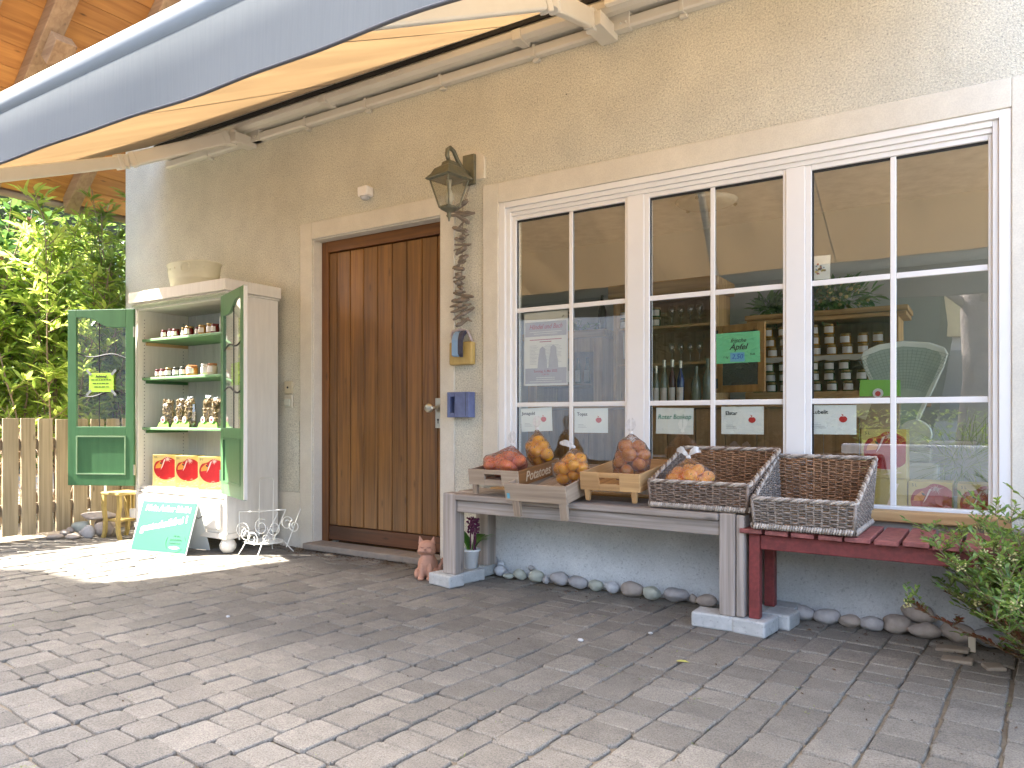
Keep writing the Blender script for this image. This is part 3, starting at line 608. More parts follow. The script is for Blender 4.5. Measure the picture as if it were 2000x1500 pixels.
for k in range(14):
    z = z1-.20-k*.0085
    rows += [(x0+.04, x0+.075+.03*rr.random(), z), (x0+.13+.02*rr.random(), x1-.04-.03*rr.random(), z)]
bars(t, rows, shade('grey text', (.35, .35, .36)), .0022)
for cx_, hh in ((x0+.13, .15), (x0+.205, .16)):
    sh_ = [(cx_-.035, z0+.1055), (cx_-.03, z0+.16), (cx_-.022, z0+.2), (cx_-.02, z0+.1+hh*.8), (cx_, z0+.1+hh*.9), (cx_+.02, z0+.1+hh*.78), (cx_+.02, z0+.19), (cx_+.03, z0+.15), (cx_+.032, z0+.1055)]
    B().prism(sh_, lambda x, z: (x, YF-.0001, z), lambda x, z: (x, YF+.0005, z)).obj('portrait', inkgrey, t)
text('p', .02, (x1-.03, YF-.0005, z1-.03), ink, t, shear=.5)

# ================================================================ CABINET WITH GREEN DOORS
cb = thing('display_cabinet', 'cream white display cabinet with two open dark green glazed doors', 'cabinet', (-5.05, -.29, 0))
CX0, CX1, CY0, CY1 = -5.61, -4.485, -.50, -.055
B().bb((CX0, CY0, .14), (CX0+.035, CY1, 1.83)).obj('side_panel', cabwhite, cb, bevel=.003); B().bb((CX1-.035, CY0, .14), (CX1, CY1, 1.83)).obj('side_panel', cabwhite, cb, bevel=.003)
b = B(); x = CX0+.036
while x < CX1-.04:
    b.bb((x, CY1-.014, .42), (min(x+.108, CX1-.036), CY1-.002, 1.82)); x += .11
b.obj('back_panel', cabin, cb, bevel=.003)
B().bb((CX0+.0355, CY0+.015, .40), (CX1-.0355, CY1-.015, .425)).obj('floor_board', cabwhite, cb, bevel=.002)
b = B(); b.bb((CX0+.035, CY0+.001, 1.79), (CX1-.035, CY1, 1.825)).bb((CX0-.018, CY0-.022, 1.828), (CX1+.018, CY1, 1.842)).bb((CX0-.035, CY0-.04, 1.843), (CX1+.035, CY1, 1.925))
co = b.obj('cornice', cabwhite, cb, bevel=.004)
b = B(); x = CX0+.0
while x < CX1: b.tube([(x, CY0-.026, 1.815), (x+.012, CY0-.026, 1.826)], .006, 5); x += .019
b.bb((CX0, CY0-.014, 1.800), (CX1, CY0-.002, 1.827)).obj('carved_edge', shade('pale green trim', (.52, .56, .42), rough=.6, bump=.5, bscale=120, scale=60), co)
# drawer front
B().bb((CX0+.036, CY0-.004, .385), (CX1-.036, CY0+.012, .398)).obj('rail', cabwhite, cb)
B().bb((CX0+.036, CY0-.0, .14), (CX1-.036, CY0+.02, .375)).bb((CX0-.004, CY0-.012, .10), (CX1+.004, CY1, .139)).obj('base', cabwhite, cb, bevel=.003)
dr = B().bb((CX0+.06, CY0-.016, .165), (CX1-.06, CY0-.001, .355)).obj('drawer', cabwhite, cb, bevel=.005)
for xx in (-5.33, -4.74):
    B().tube([(xx-.05, CY0-.02, .27), (xx-.045, CY0-.045, .255), (xx, CY0-.05, .235), (xx+.045, CY0-.045, .255), (xx+.05, CY0-.02, .27)], .005, 6).obj('drawer_handle', shade('grey pewter', (.35, .34, .33), rough=.35, metallic=.8), dr, smooth=True)
for xx in (CX0+.07, CX1-.05):
    for yy in (CY0+.045, CY1-.06):
        B().lathe([(.0, 0), (.035, .002), (.055, .03), (.058, .055), (.045, .085), (.03, .098), (.035, .10)], (xx, yy, 0), 20).obj('leg', cabwhite, cb, smooth=True)
B().bb((CX0-.07, CY0-.01, .17), (CX0-.002, CY0+.06, .24)).obj('corner_block', cabwhite, cb, bevel=.005)
for nm_z, zz in enumerate((1.567, 1.268, .880)):
    B().bb((CX0+.037, CY0+.03, zz-.020), (CX1-.037, CY1-.016, zz)).obj('shelf', greenl, cb, bevel=.003)
    B().bb((CX0+.0358, CY0+.06, zz-.045), (CX0+.055, CY1-.03, zz-.022)).obj('shelf_bearer', pinew['y'] if nm_z == 0 else greenp, cb); B().bb((CX1-.055, CY0+.06, zz-.045), (CX1-.0358, CY1-.03, zz-.022)).obj('shelf_bearer', pinew['y'] if nm_z == 0 else greenp, cb)
for xx in (CX0+.0365, CX1-.0365):
    for yy in (CY0+.05, CY1-.06):
        b = B()
        for k in range(46): b.tube([(xx-.0012, yy, .46+k*.028), (xx+.0012, yy, .46+k*.028)], .0035, 6)
        b.obj('peg_hole', ink, cb)
# doors in their own frames: local x along the door from the hinge, y = thickness, face towards -y
def cabdoor(name, hx, hy, ang, flip):
    """flip=-1: door extends to -x from hinge (left door)"""
    D_ = bpy.data.objects.new(name, None); C.objects.link(D_); D_.parent = cb; D_.location = Vector((hx, hy, 0))-Vector(ORG[cb.name]); D_.rotation_euler = (0, 0, ang)
    ORG[D_.name] = (0, 0, 0); s = flip; Wd = .565; zb, zt = .425, 1.80
    def X(a): return s*a
    t = .022
    def bx(bb_, a, c, z0, z1, y0=-t/2, y1=t/2): bb_.bb((X(a), y0, z0), (X(c), y1, z1))
    fr = B(); st = .072
    bx(fr, 0.004, st, zb, zt); bx(fr, Wd-st, Wd, zb, zt); bx(fr, st, Wd-st, zb, zb+.085); bx(fr, st, Wd-st, .815, .885)
    # arched top rail
    n = 20; lo = []
    for i in range(n+1):
        u = st+(Wd-2*st)*i/n; k = (u-st)/(Wd-2*st)                       # k=0 hinge side, 1 at free side
        z = 1.655+.085*(1/(1+math.exp(-(k-.55)*13))) ; lo.append((u, z))
    poly = lo+[(Wd-st, zt), (st, zt)]
    fr.prism(poly, lambda u, z: (X(u), -t/2, z), lambda u, z: (X(u), t/2, z))
    fo = fr.obj('door_frame', greenp, D_, bevel=.003)
    b = B(); bx(b, st, Wd-st, .512, .813, -.004, .004); b.obj('panel', greenp, D_)
    b = B()
    for a, c, z0, z1 in ((st, Wd-st, .803, .814), (st, Wd-st, .511, .521), (st, st+.009, .521, .803), (Wd-st-.009, Wd-st, .521, .803)): bx(b, a, c, z0, z1, -t/2-.003, t/2+.003)
    b.obj('moulding', shade('pale green moulding', (.24, .36, .20), rough=.4) if flip < 0 else greenp, D_)
    gp = lo+[(Wd-st, .885), (st, .885)]
    B().prism(gp, lambda u, z: (X(u), -.0015, z), lambda u, z: (X(u), .0015, z)).obj('glass', door_glass, D_)
    mx = (st+Wd-st)/2+.02
    lead = B().tube([(X(mx), 0, .885), (X(mx), 0, 1.70)], .0045, 6)
    for zc in (1.14, 1.44):
        pts = [(X(st+(Wd-2*st)*k/12), 0, zc+.022*math.sin(k/12*6.28)+(.05*(k/12-.5) if zc > 1.3 else 0)) for k in range(13)]; lead.tube(pts, [.007-.004*abs(k/12-.5) for k in range(13)], 6)
    lead.obj('lead_strip', shade('lead came', (.018, .017, .016), rough=.7), D_)
    b = B()
    for z in (.55, 1.62): b.tube([(0, -.01, z-.04), (0, -.01, z+.04)], .008, 8)
    b.obj('hinge', steel, D_)
    return D_
DL = cabdoor('cabinet_door', -5.575, -.525, R(25), -1)
DR = cabdoor('cabinet_door', -4.505, -.525, R(-22), 1)
DL['label'] = 'open green glazed cabinet door in the sun'; DR['label'] = 'open green glazed cabinet door against the cabinet side'
# white edge of the right door
B().bb((.566, -.011, .43), (.578, .011, 1.795)).obj('door_edge', cabwhite, DR)
# note taped on the left door (thing of its own, hangs on the door)
lime = shade('lime green paper', (.42, .68, .06), (.38, .62, .05), rough=.6)
def local_pt(D_, hx, hy, ang, x, y, z): 
    v = Matrix.Rotation(ang, 3, 'Z') @ Vector((x, y, z)); return (hx+v.x, hy+v.y, z)
nt_ = thing('door_note', 'lime green note taped to the left green cabinet door', 'note', local_pt(DL, -5.575, -.525, R(25), -.275, -.014, 1.155), R(25), world=False)
B().bb((-.104, -.001, 0), (.104, .001, .148)).obj('paper', lime, nt_, bevel=.0005)
for sx in (-1, 1):
    for z in (-.005, .153): B().box((sx*.105, -.0018, z), (.055, .0006, .02), rotm(y=sx*.8*(1 if z < 0 else -1))).obj('tape', shade('clear tape', (.30, .32, .31), rough=.3), nt_)
text('Achtung!', .026, (0, -.0016, .122), ink, nt_, off=.0006); b = B()
for k, z in enumerate((.095, .068, .040)):
    x = -.085+.012*k; 
    while x < .08-.012*k:
        L = .012+.02*rr.random(); b.bb((x, -.0016, z-.004), (min(x+L, .085), -.0008, z+.004)); x += L+.006
b.obj('writing', shade('dark green ink', (.05, .12, .02)), nt_)
nt2 = thing('door_note', 'lime green note seen edge-on behind the right green cabinet door glass', 'note', local_pt(DR, -4.505, -.525, R(-22), .30, .009, 1.17), R(-22), world=False)
B().bb((-.10, -.001, 0), (.10, .001, .15)).obj('paper', lime, nt2, bevel=.0005)
# planter tub on top
tb = thing('metal_tub', 'oval cream green metal tub standing on the cabinet', 'tub', (-5.09, -.31, 1.926))
tubm = shade('cream green enamel', (.62, .61, .47), (.57, .56, .42), rough=.45, scale=10)
B().lathe([(.0, 1.927), (.17, 1.927), (.175, 1.94), (.183, 2.00), (.187, 2.004), (.188, 2.012), (.203, 2.115), (.211, 2.12), (.211, 2.127), (.204, 2.13), (.197, 2.115), (.178, 2.0), (.168, 1.95), (.0, 1.945)], (-5.14, -.31, 0), 48, sx=1.2, sy=.8).obj('tub_body', tubm, tb, smooth=True)
B().tube([(-5.14+.11+.038*math.cos(a), -.31-.150+.3*(.0+.038*math.cos(a)), 2.078+.038*math.sin(a)) for a in [R(k) for k in range(0, 360, 24)]], .0035, 6, close=True).obj('ring_handle', tubm, tb)
b = B()
for k in range(9):
    a = R(200+k*17); b.ball((-5.14+.199*1.2*math.cos(a), -.31+.199*.8*math.sin(a), 2.08), (.010, .006, .010), 1)
b.obj('rosette', tubm, tb)

# ================================================================ THINGS IN THE CABINET
lab_m = shade('jar label', (.72, .69, .66), rough=.6, amt=.06, scale=40)
def jar_root(nm, lb, cat, r, h, body, lid, loc, group, labh=(.2, .72), rz=0, tied=False):
    t = thing(nm, lb, cat, loc, rz, group, world=False)
    B().lathe([(r*.92, 0), (r, h*.05), (r, h*.70), (r*.86, h*.78), (r*.84, h*.82)], n=18).obj('jar_body', body, t, smooth=True)
    l_ = B().lathe([(r*.88, h*.80), (r*.93, h*.81), (r*.93, h*.99), (r*.88, h), (0, h)], n=18) if not tied else B().lathe([(r*1.12, h*.74), (r*.95, h*.84), (r*.93, h*.98), (r*.7, h*1.04), (0, h*1.05)], n=14)
    l_.obj('lid', lid, t, smooth=not tied)
    vs = []; n = 9
    for j in range(n): 
        a = R(-90-62+124*j/(n-1)); vs += [(r*1.012*math.cos(a), r*1.012*math.sin(a), h*labh[0]), (r*1.012*math.cos(a), r*1.012*math.sin(a), h*labh[1])]
    B().add(vs, [(2*j, 2*j+2, 2*j+3, 2*j+1) for j in range(n-1)]).obj('label', lab_m, t)
    return t
def jamm(name, c, rough=.12): return shade(name, c, rough=rough, scale=6, amt=.3, coat=.5)
jam_red = jamm('red jam', (.16, .012, .012)); jam_dark = jamm('dark jelly', (.035, .012, .02)); honey = jamm('honey', (.50, .25, .03)); jam_or = jamm('apricot jam', (.60, .24, .05)); pesto = jamm('green preserve', (.05, .12, .04)); cream_j = jamm('creamy honey', (.70, .60, .42))
lid_g = shade('gold lid', (.42, .30, .12), rough=.3, metallic=.7); lid_r = shade('dark red lid', (.15, .02, .02), rough=.35); lid_k = shade('black lid', (.03, .035, .03), rough=.3); lid_o = shade('orange brown lid', (.42, .17, .06), rough=.4); lid_w = shade('white lid', (.75, .72, .66), rough=.4)
s1 = [(-5.349, .026, .062, jam_red, lid_r, 'small dark red'), (-5.276, .036, .068, jam_dark, lid_r, 'wide dark red'), (-5.205, .030, .060, jam_red, lid_r, 'dark red'), (-5.119, .030, .066, jam_red, lid_g, 'red brown'), (-5.036, .034, .070, jam_red, lid_g, 'brown lidded'), (-4.955, .027, .060, jam_dark, lid_r, 'small brown'), (-4.88, .028, .070, honey, lid_g, 'gold lidded honey'), (-4.806, .032, .078, honey, lid_g, 'tall gold lidded honey'), (-4.728, .030, .068, jam_red, lid_r, 'dark brown')]
for k, (x, r_, h, bm_, lm_, ds) in enumerate(s1):
    jar_root('preserve_jar', '%s jar, %s from the left on the top shelf of the cabinet' % (ds, ORD[k]), 'jar', r_, h, bm_, lm_, (x, -.42+.02*(k % 2), 1.5675), 'jars on the top cabinet shelf', rz=rr.uniform(-.3, .3))
s2 = [(-5.423, .027, .060, jam_red, lid_r, 'small red lidded'), (-5.355, .030, .062, jam_red, lid_r, 'red lidded'), (-5.276, .034, .066, jam_dark, lid_g, 'gold lidded dark'), (-5.184, .032, .066, jam_dark, lid_k, 'black lidded dark'), (-5.095, .033, .068, pesto, lid_k, 'black lidded green'), (-4.996, .042, .074, jam_or, lid_o, 'wide orange'), (-4.835, .032, .080, cream_j, lid_w, 'white capped cream'), (-4.755, .036, .082, cream_j, lid_o, 'cream and orange')]
for k, (x, r_, h, bm_, lm_, ds) in enumerate(s2):
    jar_root('preserve_jar', '%s jar, %s from the left on the middle shelf of the cabinet' % (ds, ORD[k]), 'jar', r_, h, bm_, lm_, (x, -.425, 1.2685), 'jars on the middle cabinet shelf', rz=rr.uniform(-.3, .3), tied=k in (5,))
# cellophane bags with green foot and round apple sticker
chip = shade('dried apple rings', (.34, .25, .13), (.20, .145, .07), rough=.7, scale=45, bump=.6, bscale=60, bdist=.006)
cello = glass('cellophane', (.90, .90, .84), refl=.10, ior=1.4, rough=.08)
gfoot = shade('bright green card foot', (.16, .40, .04), rough=.5, amt=.1)
bagx = [(-5.335, .88), (-5.185, .88), (-5.055, .93), (-4.855, .96), (-4.735, .9)]
for k, (x, sc_) in enumerate(bagx):
    t = thing('snack_bag', 'cellophane bag of dried apple rings, %s from the left in the cabinet' % ORD[k], 'bag', (x, -.40+.015*(k % 2), .8805), rr.uniform(-.15, .15), 'bags of dried apple in the cabinet', world=False)
    b = B()
    for _ in range(120):
        z = rr.uniform(.02, .205); a = rr.uniform(0, 6.3); q = rr.uniform(0, 1)**.5*.046*(1-.12*z/.2)
        M = rotm(rr.uniform(0, 3), rr.uniform(0, 3), rr.uniform(0, 3)); b.tube([Vector((q*math.cos(a), q*.6*math.sin(a), z))+M @ Vector((.013*math.cos(w_), .013*math.sin(w_), 0)) for w_ in [R(j) for j in range(0, 360, 60)]], .0045, 5, close=True)
    b.obj('apple_rings', chip, t)
    b = B(); lv = []
    for j, (hx_, hy_, z) in enumerate([(.052, .034, .002), (.057, .036, .05), (.060, .036, .12), (.056, .030, .18), (.050, .016, .215), (.055, .006, .238)]):
        lv.append([(hx_*(math.cos(a) if abs(math.cos(a)) > 1e-6 else 0)*(1+.05*rr.uniform(-1, 1)), hy_*math.sin(a)*(1+.1*rr.uniform(-1, 1)), z*sc_*1.05+.003*rr.uniform(-1, 1)) for a in [R(q) for q in range(0, 360, 24)]])
    n = 15; vs = [p for l_ in lv for p in l_]; b.add(vs, [(i*n+j, i*n+(j+1) % n, (i+1)*n+(j+1) % n, (i+1)*n+j) for i in range(5) for j in range(n)]).obj('cellophane_sleeve', cello, t)
    b = B(); b.prism([(-.062, 0), (.062, 0), (.05, .035), (.02, .052), (-.02, .052), (-.05, .035)], lambda x_, z: (x_, -.040-.01*(1-z/.05), z), lambda x_, z: (x_, -.0385-.01*(1-z/.05), z)).bb((-.058, -.048, 0), (.058, .036, .003)).obj('card_foot', gfoot, t)
    B().tube([(0, -.048, .06), (0, -.0505, .06)], .023, 18).obj('sticker', shade('white sticker', (.75, .70, .66), rough=.4), t)
    B().tube([(0, -.0507, .058), (0, -.0518, .058)], .012, 10).obj('apple_mark', applered, t)
# juice boxes
yel = shade('yellow carton print', (.55, .40, .07), (.56, .46, .22), rough=.35, scale=3); 
redp2 = shade('glossy red apple print', (.42, .018, .02), (.30, .01, .014), rough=.3, scale=16); pinkp = shade('wet highlight print', (.82, .60, .55), rough=.3)
orap = shade('orange print', (.75, .28, .05), rough=.3); peach = shade('peach print', (.78, .50, .36), (.82, .70, .5), rough=.3, scale=20)
def juice(lb, loc, w_, h, d, rz=0, group='five litre apple juice cartons', small=False, side=False, cat='carton', blank=False):
    t = thing('juice_carton', lb, cat, loc, rz, group, world=False)
    B().bb((-w_/2, 0, 0), (w_/2, d, h)).obj('carton', yel, t, bevel=.003); y = -.0012
    def P2(pts, mat, name, y=-.0012):
        cl_ = [(max(-w_/2+.0025, min(w_/2-.0025, a)), max(.0025, min(h-.0025, c))) for a, c in pts]
        B().prism(cl_, lambda a, c: (a, y, c), lambda a, c: (a, y+.0018, c)).obj(name, mat, t)
    if blank:
        P2([(-.02, .02), (.0, .02), (.06, .20), (.045, .20)], peach, 'print_streak'); return t
    cx_, cz, s = .014, h*.56, w_*.49
    pts = []
    for k in range(40):
        a = R(k*9); q = s*(1+.06*math.cos(2*a)); 
        if 95 < k*9 < 145: q *= 1-.16*math.sin(R((k*9-95)*3.6))
        pts.append((cx_+q*math.cos(a), cz+q*1.02*math.sin(a)))
    P2(pts, redp2, 'apple_print')
    P2([(-w_*.36, h*.66), (-w_*.18, h*.80), (-w_*.10, h*.70), (-w_*.16, h*.58), (-w_*.38, h*.56)], orap, 'apple_print', -.0020)
    P2([(-w_*.20, h*.76), (-w_*.13, h*.74), (-w_*.10, h*.68), (-w_*.17, h*.70)], ink, 'stem_print', -.0026)
    P2([(-w_*.02, h*.84), (w_*.04, h*.86), (-w_*.02, h*.74), (-w_*.08, h*.62), (-w_*.16, h*.52), (-w_*.10, h*.66)], pinkp, 'highlight_print', -.0026)
    b = B(); r3 = random.Random(int(abs(loc[0])*1000))
    for k in range(16):
        a = R(360/16*k+r3.uniform(-8, 8)); L = w_*r3.uniform(.08, .20); c_ = (w_*.14, h*.85); q = .002
        e = (c_[0]+L*math.cos(a), min(h-.006, c_[1]+L*.8*math.sin(a))); m = (-math.sin(a)*q, math.cos(a)*q)
        b.prism([(c_[0]+m[0], c_[1]+m[1]), e, (c_[0]-m[0], c_[1]-m[1])], lambda a_, c: (a_, -.0030, c), lambda a_, c: (a_, -.0010, c))
    b.obj('splash_print', pinkp, t)
    b = B()
    for k in range(26):
        z = h*.03+h*.25*r3.random()**1.2; xx = r3.uniform(-w_*.44, w_*.36); L = r3.uniform(.01, .04); q = .0016
        b.prism([(xx, z), (min(xx+L, w_*.48), z+q*2), (min(xx+L*.5, w_*.48), z+q*3)], lambda a_, c: (a_, -.0030, c), lambda a_, c: (a_, -.0010, c))
    b.obj('ripple_print', peach, t)
    text('5 L', .020, (-w_*.36, -.0008, h*.915), ink, t, sx=.9)
    return t
juice('apple juice carton, left of three on the cabinet floor', (-5.36, -.415, .4255), .185, .245, .11, rz=R(33))
juice('apple juice carton, middle of three on the cabinet floor', (-5.085, -.41, .4255), .180, .243, .11, rz=R(33))
juice('apple juice carton, right of three behind the green door edge', (-4.80, -.405, .4255), .185, .243, .11, rz=R(38))

# ================================================================ IN FRONT OF THE CABINET
sb = thing('folding_sign', 'turquoise folding board with white slogan standing in the sun before the cabinet', 'sign', (-4.935, -.74, 0), R(10.6), world=False)
turq = shade('turquoise board', (.014, .175, .075), rough=.5, amt=.06); wht = shade('white board edge', (.6, .62, .6), rough=.5, amt=.03)
lean = math.atan2(.115, .35); Ml = rotm(x=-lean)
fb = B().box(Ml @ Vector((0, .004, .187)), (.530, .006, .372), Ml).obj('board', wht, sb, bevel=.001)
fc = B().box(Ml @ Vector((0, -.0005, .187)), (.512, .0024, .354), Ml).obj('board_face', turq, fb)
B().box(Vector((0, .235, .178))-Vector((0, .06, 0)), (.52, .005, .372), rotm(x=R(17))).obj('rear_board', wht, sb, bevel=.001)
def ltext(body, size, x, z, mat, rz=0, **k):
    p = Ml @ Vector((x, -.0022, z)); o = text(body, size, p, mat, sb, **k); o.rotation_euler = (Ml @ rotm(x=R(90)) @ rotm(z=rz)).to_euler(); return o
whi = shade('white lettering', (.85, .87, .85), rough=.5)
ltext('Mein Acker bleibt', .060, .0, .315, whi, off=.0022, shear=.15, sx=.98)
ltext('gentechnikfrei !', .068, -.005, .205, whi, rz=.20, off=.0026, shear=.15, sx=1.0)
dg = shade('dark green print', (.005, .10, .05))
ringp = [Ml @ Vector((.145+.088*math.cos(a), -.0022, .085+.072*math.sin(a))) for a in [R(k) for k in range(0, 360, 12)]]
rb = B()
for seg_ in (range(13, 20), range(21, 28), range(1, 4)):
    rb.tube([ringp[k % 30] for k in seg_], .0016, 4)
rb.obj('emblem_ring', dg, fb)
ltext('Für eine', .017, .145, .125, dg, off=.0005); ltext('gentechnikfreie', .018, .145, .100, dg, off=.0005); ltext('Landwirtschaft', .017, .14, .075, dg, off=.0005)
B().prism([(.095+.1*k/10, .045+.010*math.sin(math.pi*k/10)) for k in range(11)]+[(.195-.1*k/10, .045-.010*math.sin(math.pi*k/10)) for k in range(1, 10)], lambda x, z: Ml @ Vector((x, -.0030, z)), lambda x, z: Ml @ Vector((x, -.001, z))).obj('emblem_field', whi, fb)
# yellow stand
ys = thing('yellow_stand', 'small mustard yellow wooden stand with bent legs left of the cabinet', 'stand', (-5.80, -.50, 0))
yw = shade('mustard wood paint', (.42, .31, .09), (.34, .24, .07), rough=.6, scale=14, stretch=(6, 6, 1), bump=.2)
for (x, y) in ((-5.905, -.585), (-5.725, -.565), (-5.89, -.41), (-5.70, -.40)):
    sx_ = -1 if x < -5.8 else 1
    pts = [(x+.0*sx_, y, .345), (x+.004*sx_, y, .25), (x-.020*sx_, y, .14), (x-.012*sx_, y, .05), (x+.012*sx_, y, .0)]
    b = B()
    for i in range(4):
        p, q = Vector(pts[i]), Vector(pts[i+1]); wv = .017 if i else .02
        b.add([p+Vector((-wv, -.011, 0)), p+Vector((wv, -.011, 0)), p+Vector((wv, .011, 0)), p+Vector((-wv, .011, 0)), q+Vector((-wv, -.011, 0)), q+Vector((wv, -.011, 0)), q+Vector((wv, .011, 0)), q+Vector((-wv, .011, 0))], [(0,1,2,3),(7,6,5,4),(0,4,5,1),(1,5,6,2),(2,6,7,3),(3,7,4,0)])
    b.obj('leg', yw, ys)
B().bb((-5.93, -.60, .346), (-5.68, -.38, .366)).obj('top', yw, ys, bevel=.006); B().bb((-5.885, -.57, .135), (-5.735, -.40, .150)).obj('shelf', yw, ys, bevel=.003)
for x in (-5.865, -5.815, -5.765): B().bb((x-.014, -.405, .155), (x+.014, -.395, .344)).obj('back_slat', yw, ys, bevel=.002)
# wire plant stand
wsd = thing('wire_plant_stand', 'white scrolled wire plant stand beside the cabinet', 'plant stand', (-4.3, -.33, 0))
wire = shade('white wire', (.78, .77, .70), rough=.4, amt=.05)
cxw, cyw = -4.29, -.34; b = B()
def el(rx, ry, z, n=24): return [(cxw+rx*math.cos(R(360*k/n)), cyw+ry*math.sin(R(360*k/n)), z) for k in range(n)]
b.tube(el(.14, .12, .085), .004, 6, close=True).tube(el(.10, .085, .082), .003, 5, close=True)
for k in range(9): a = -.1+.025*k; b.tube([(cxw+a, cyw-.1, .085), (cxw+a, cyw+.1, .085)], .002, 4)
b.obj('base_basket', wire, wsd)
for (x, y, x2, y2) in ((-4.37, -.43, -4.40, -.47), (-4.20, -.43, -4.17, -.50), (-4.36, -.22, -4.385, -.19), (-4.21, -.24, -4.17, -.18)):
    B().tube([(x, y, .087), ((x+x2)/2, (y+y2)/2, .04), (x2, y2, .0)], .004, 6).obj('foot', wire, wsd)
B().tube([(-4.42, -.28, .10), (-4.425, -.27, .50), (-4.41, -.27, .52), (-4.29, -.27, .525), (-4.275, -.27, .505), (-4.27, -.28, .06)], .0038, 6).obj('hoop', wire, wsd)
b = B(); b.tube([(-4.455, -.42, .09), (-4.455, -.42, .29), (-4.25, -.42, .305), (-4.21, -.40, .31), (-4.145, -.28, .31)], .0038, 6)
b.tube([(-4.20, -.44, .07), (-4.12, -.36, .30)], .0035, 6).tube([(-4.13, -.28, .05), (-4.03, -.24, .32)], .0035, 6).tube([(-4.24, -.3, .09), (-4.16, -.26, .31)], .0035, 6)
b.obj('frame', wire, wsd)
def scroll(c, r, ax, turns=1.4, ph=0, n=26): 
    c = Vector(c); ax = Vector(ax).normalized(); return [c+ax*(r*(1-.6*k/n))*math.cos(ph+turns*6.28*k/n)+Vector((0, 0, 1))*(r*(1-.6*k/n))*math.sin(ph+turns*6.28*k/n) for k in range(n+1)]
for c, r_, ph in (((-4.40, -.44, .165), .06, 0), ((-4.34, -.45, .14), .045, 2), ((-4.22, -.42, .20), .06, 1), ((-4.16, -.36, .19), .055, 3), ((-4.10, -.30, .22), .05, .5), ((-4.20, -.40, .12), .035, 4), ((-4.28, -.45, .12), .05, 5), ((-4.06, -.27, .20), .045, 2)):
    B().tube(scroll(c, r_, (.85, .2, 0), 1.3, ph), .0032, 5).obj('scroll', wire, wsd, smooth=True)
# terracotta cat
terra = shade('terracotta', (.50, .26, .17), (.40, .22, .15), rough=.9, scale=16, bump=.35, bscale=160, specks=.12)
def blob(name, parts, mat, parent=None, vox=.004, org=None, sm=6):
    b = B()
    for c, r_, M in parts: b.ball(c, r_, 3, M)
    o = b.obj(name, mat, parent, org=org, smooth=True)
    md = o.modifiers.new('merge', 'REMESH'); md.mode = 'VOXEL'; md.voxel_size = vox; md.use_smooth_shade = True
    s_ = o.modifiers.new('soft', 'SMOOTH'); s_.factor = .5; s_.iterations = sm
    return o
ct = thing('cat_statue', 'pink terracotta cat sitting on the paving before the door', 'statue', (-2.80, -.36, 0), R(28), world=False)
P0 = [((0, .01, .075), (.060, .062, .078), None), ((0, -.012, .10), (.046, .045, .06), None), ((0, .02, .045), (.066, .068, .045), None), ((0, -.02, .185), (.052, .045, .046), None), ((-.02, -.052, .172), (.021, .018, .016), None), ((.02, -.052, .172), (.021, .018, .016), None), ((0, -.055, .186), (.012, .016, .014), None),
      ((-.030, -.022, .165), (.026, .03, .024), None), ((.030, -.022, .165), (.026, .03, .024), None),
      ((-.024, -.048, .045), (.018, .020, .055), None), ((.024, -.048, .045), (.018, .020, .055), None), ((-.026, -.065, .012), (.020, .024, .014), None), ((.026, -.065, .012), (.020, .024, .014), None),
      ((-.055, -.01, .03), (.022, .045, .034), None), ((.055, -.01, .03), (.022, .045, .034), None), ((.075, .03, .05), (.014, .03, .045), rotm(x=.4)), ((.088, .02, .10), (.012, .014, .022), None)]
for s in (-1, 1):
    for k in range(6): P0.append(((s*(.032+.002*k), -.018, .212+.0068*k), (.020-.0030*k, .010-.001*k, .010), None))
body = blob('body', P0, terra, ct, vox=.0034, sm=4)
b = B()
for s in (-1, 1): b.tube([(s*.010, -.0655, .196), (s*.020, -.0640, .192), (s*.030, -.0585, .196)], .0022, 6)
b.tube([(-.014, -.071, .170), (-.006, -.0745, .166), (0, -.073, .172), (.006, -.0745, .166), (.014, -.071, .170)], .0016, 6)
b.ball((0, -.0715, .183), (.0055, .004, .004), 2)
b.obj('face', shade('shadowed terracotta', (.30, .15, .11), rough=.9), ct, smooth=True)
# concrete blocks under the benches
blk = [('concrete block under the front left leg of the grey bench', (-2.60, -.435), (.185, .115), 12), ('middle concrete block on the left beside the flower pot', (-2.575, -.285), (.14, .185), 14), ('rear concrete block on the left against the wall', (-2.60, -.105), (.14, .16), 6),
       ('left concrete block under the right leg of the grey bench', (-1.045, -.44), (.195, .125), 0), ('concrete block under the red bench front leg with stamped figures', (-.87, -.435), (.150, .165), 8), ('concrete block behind the red bench leg', (-.80, -.27), (.13, .15), 6), ('rear concrete block near the wall under the red bench', (-.86, -.13), (.22, .13), 0)]
for lb, (x, y), (a, c), rz in blk:
    o = B().bb((-a/2, -c/2, 0), (a/2, c/2, .068)).obj('concrete_block', concrete, None, bevel=.009, org=(0,0,0)); o.location = (x, y, 0); o.rotation_euler = (0, 0, R(-rz)); tag(o, lb, 'concrete block', 'concrete blocks under the benches')
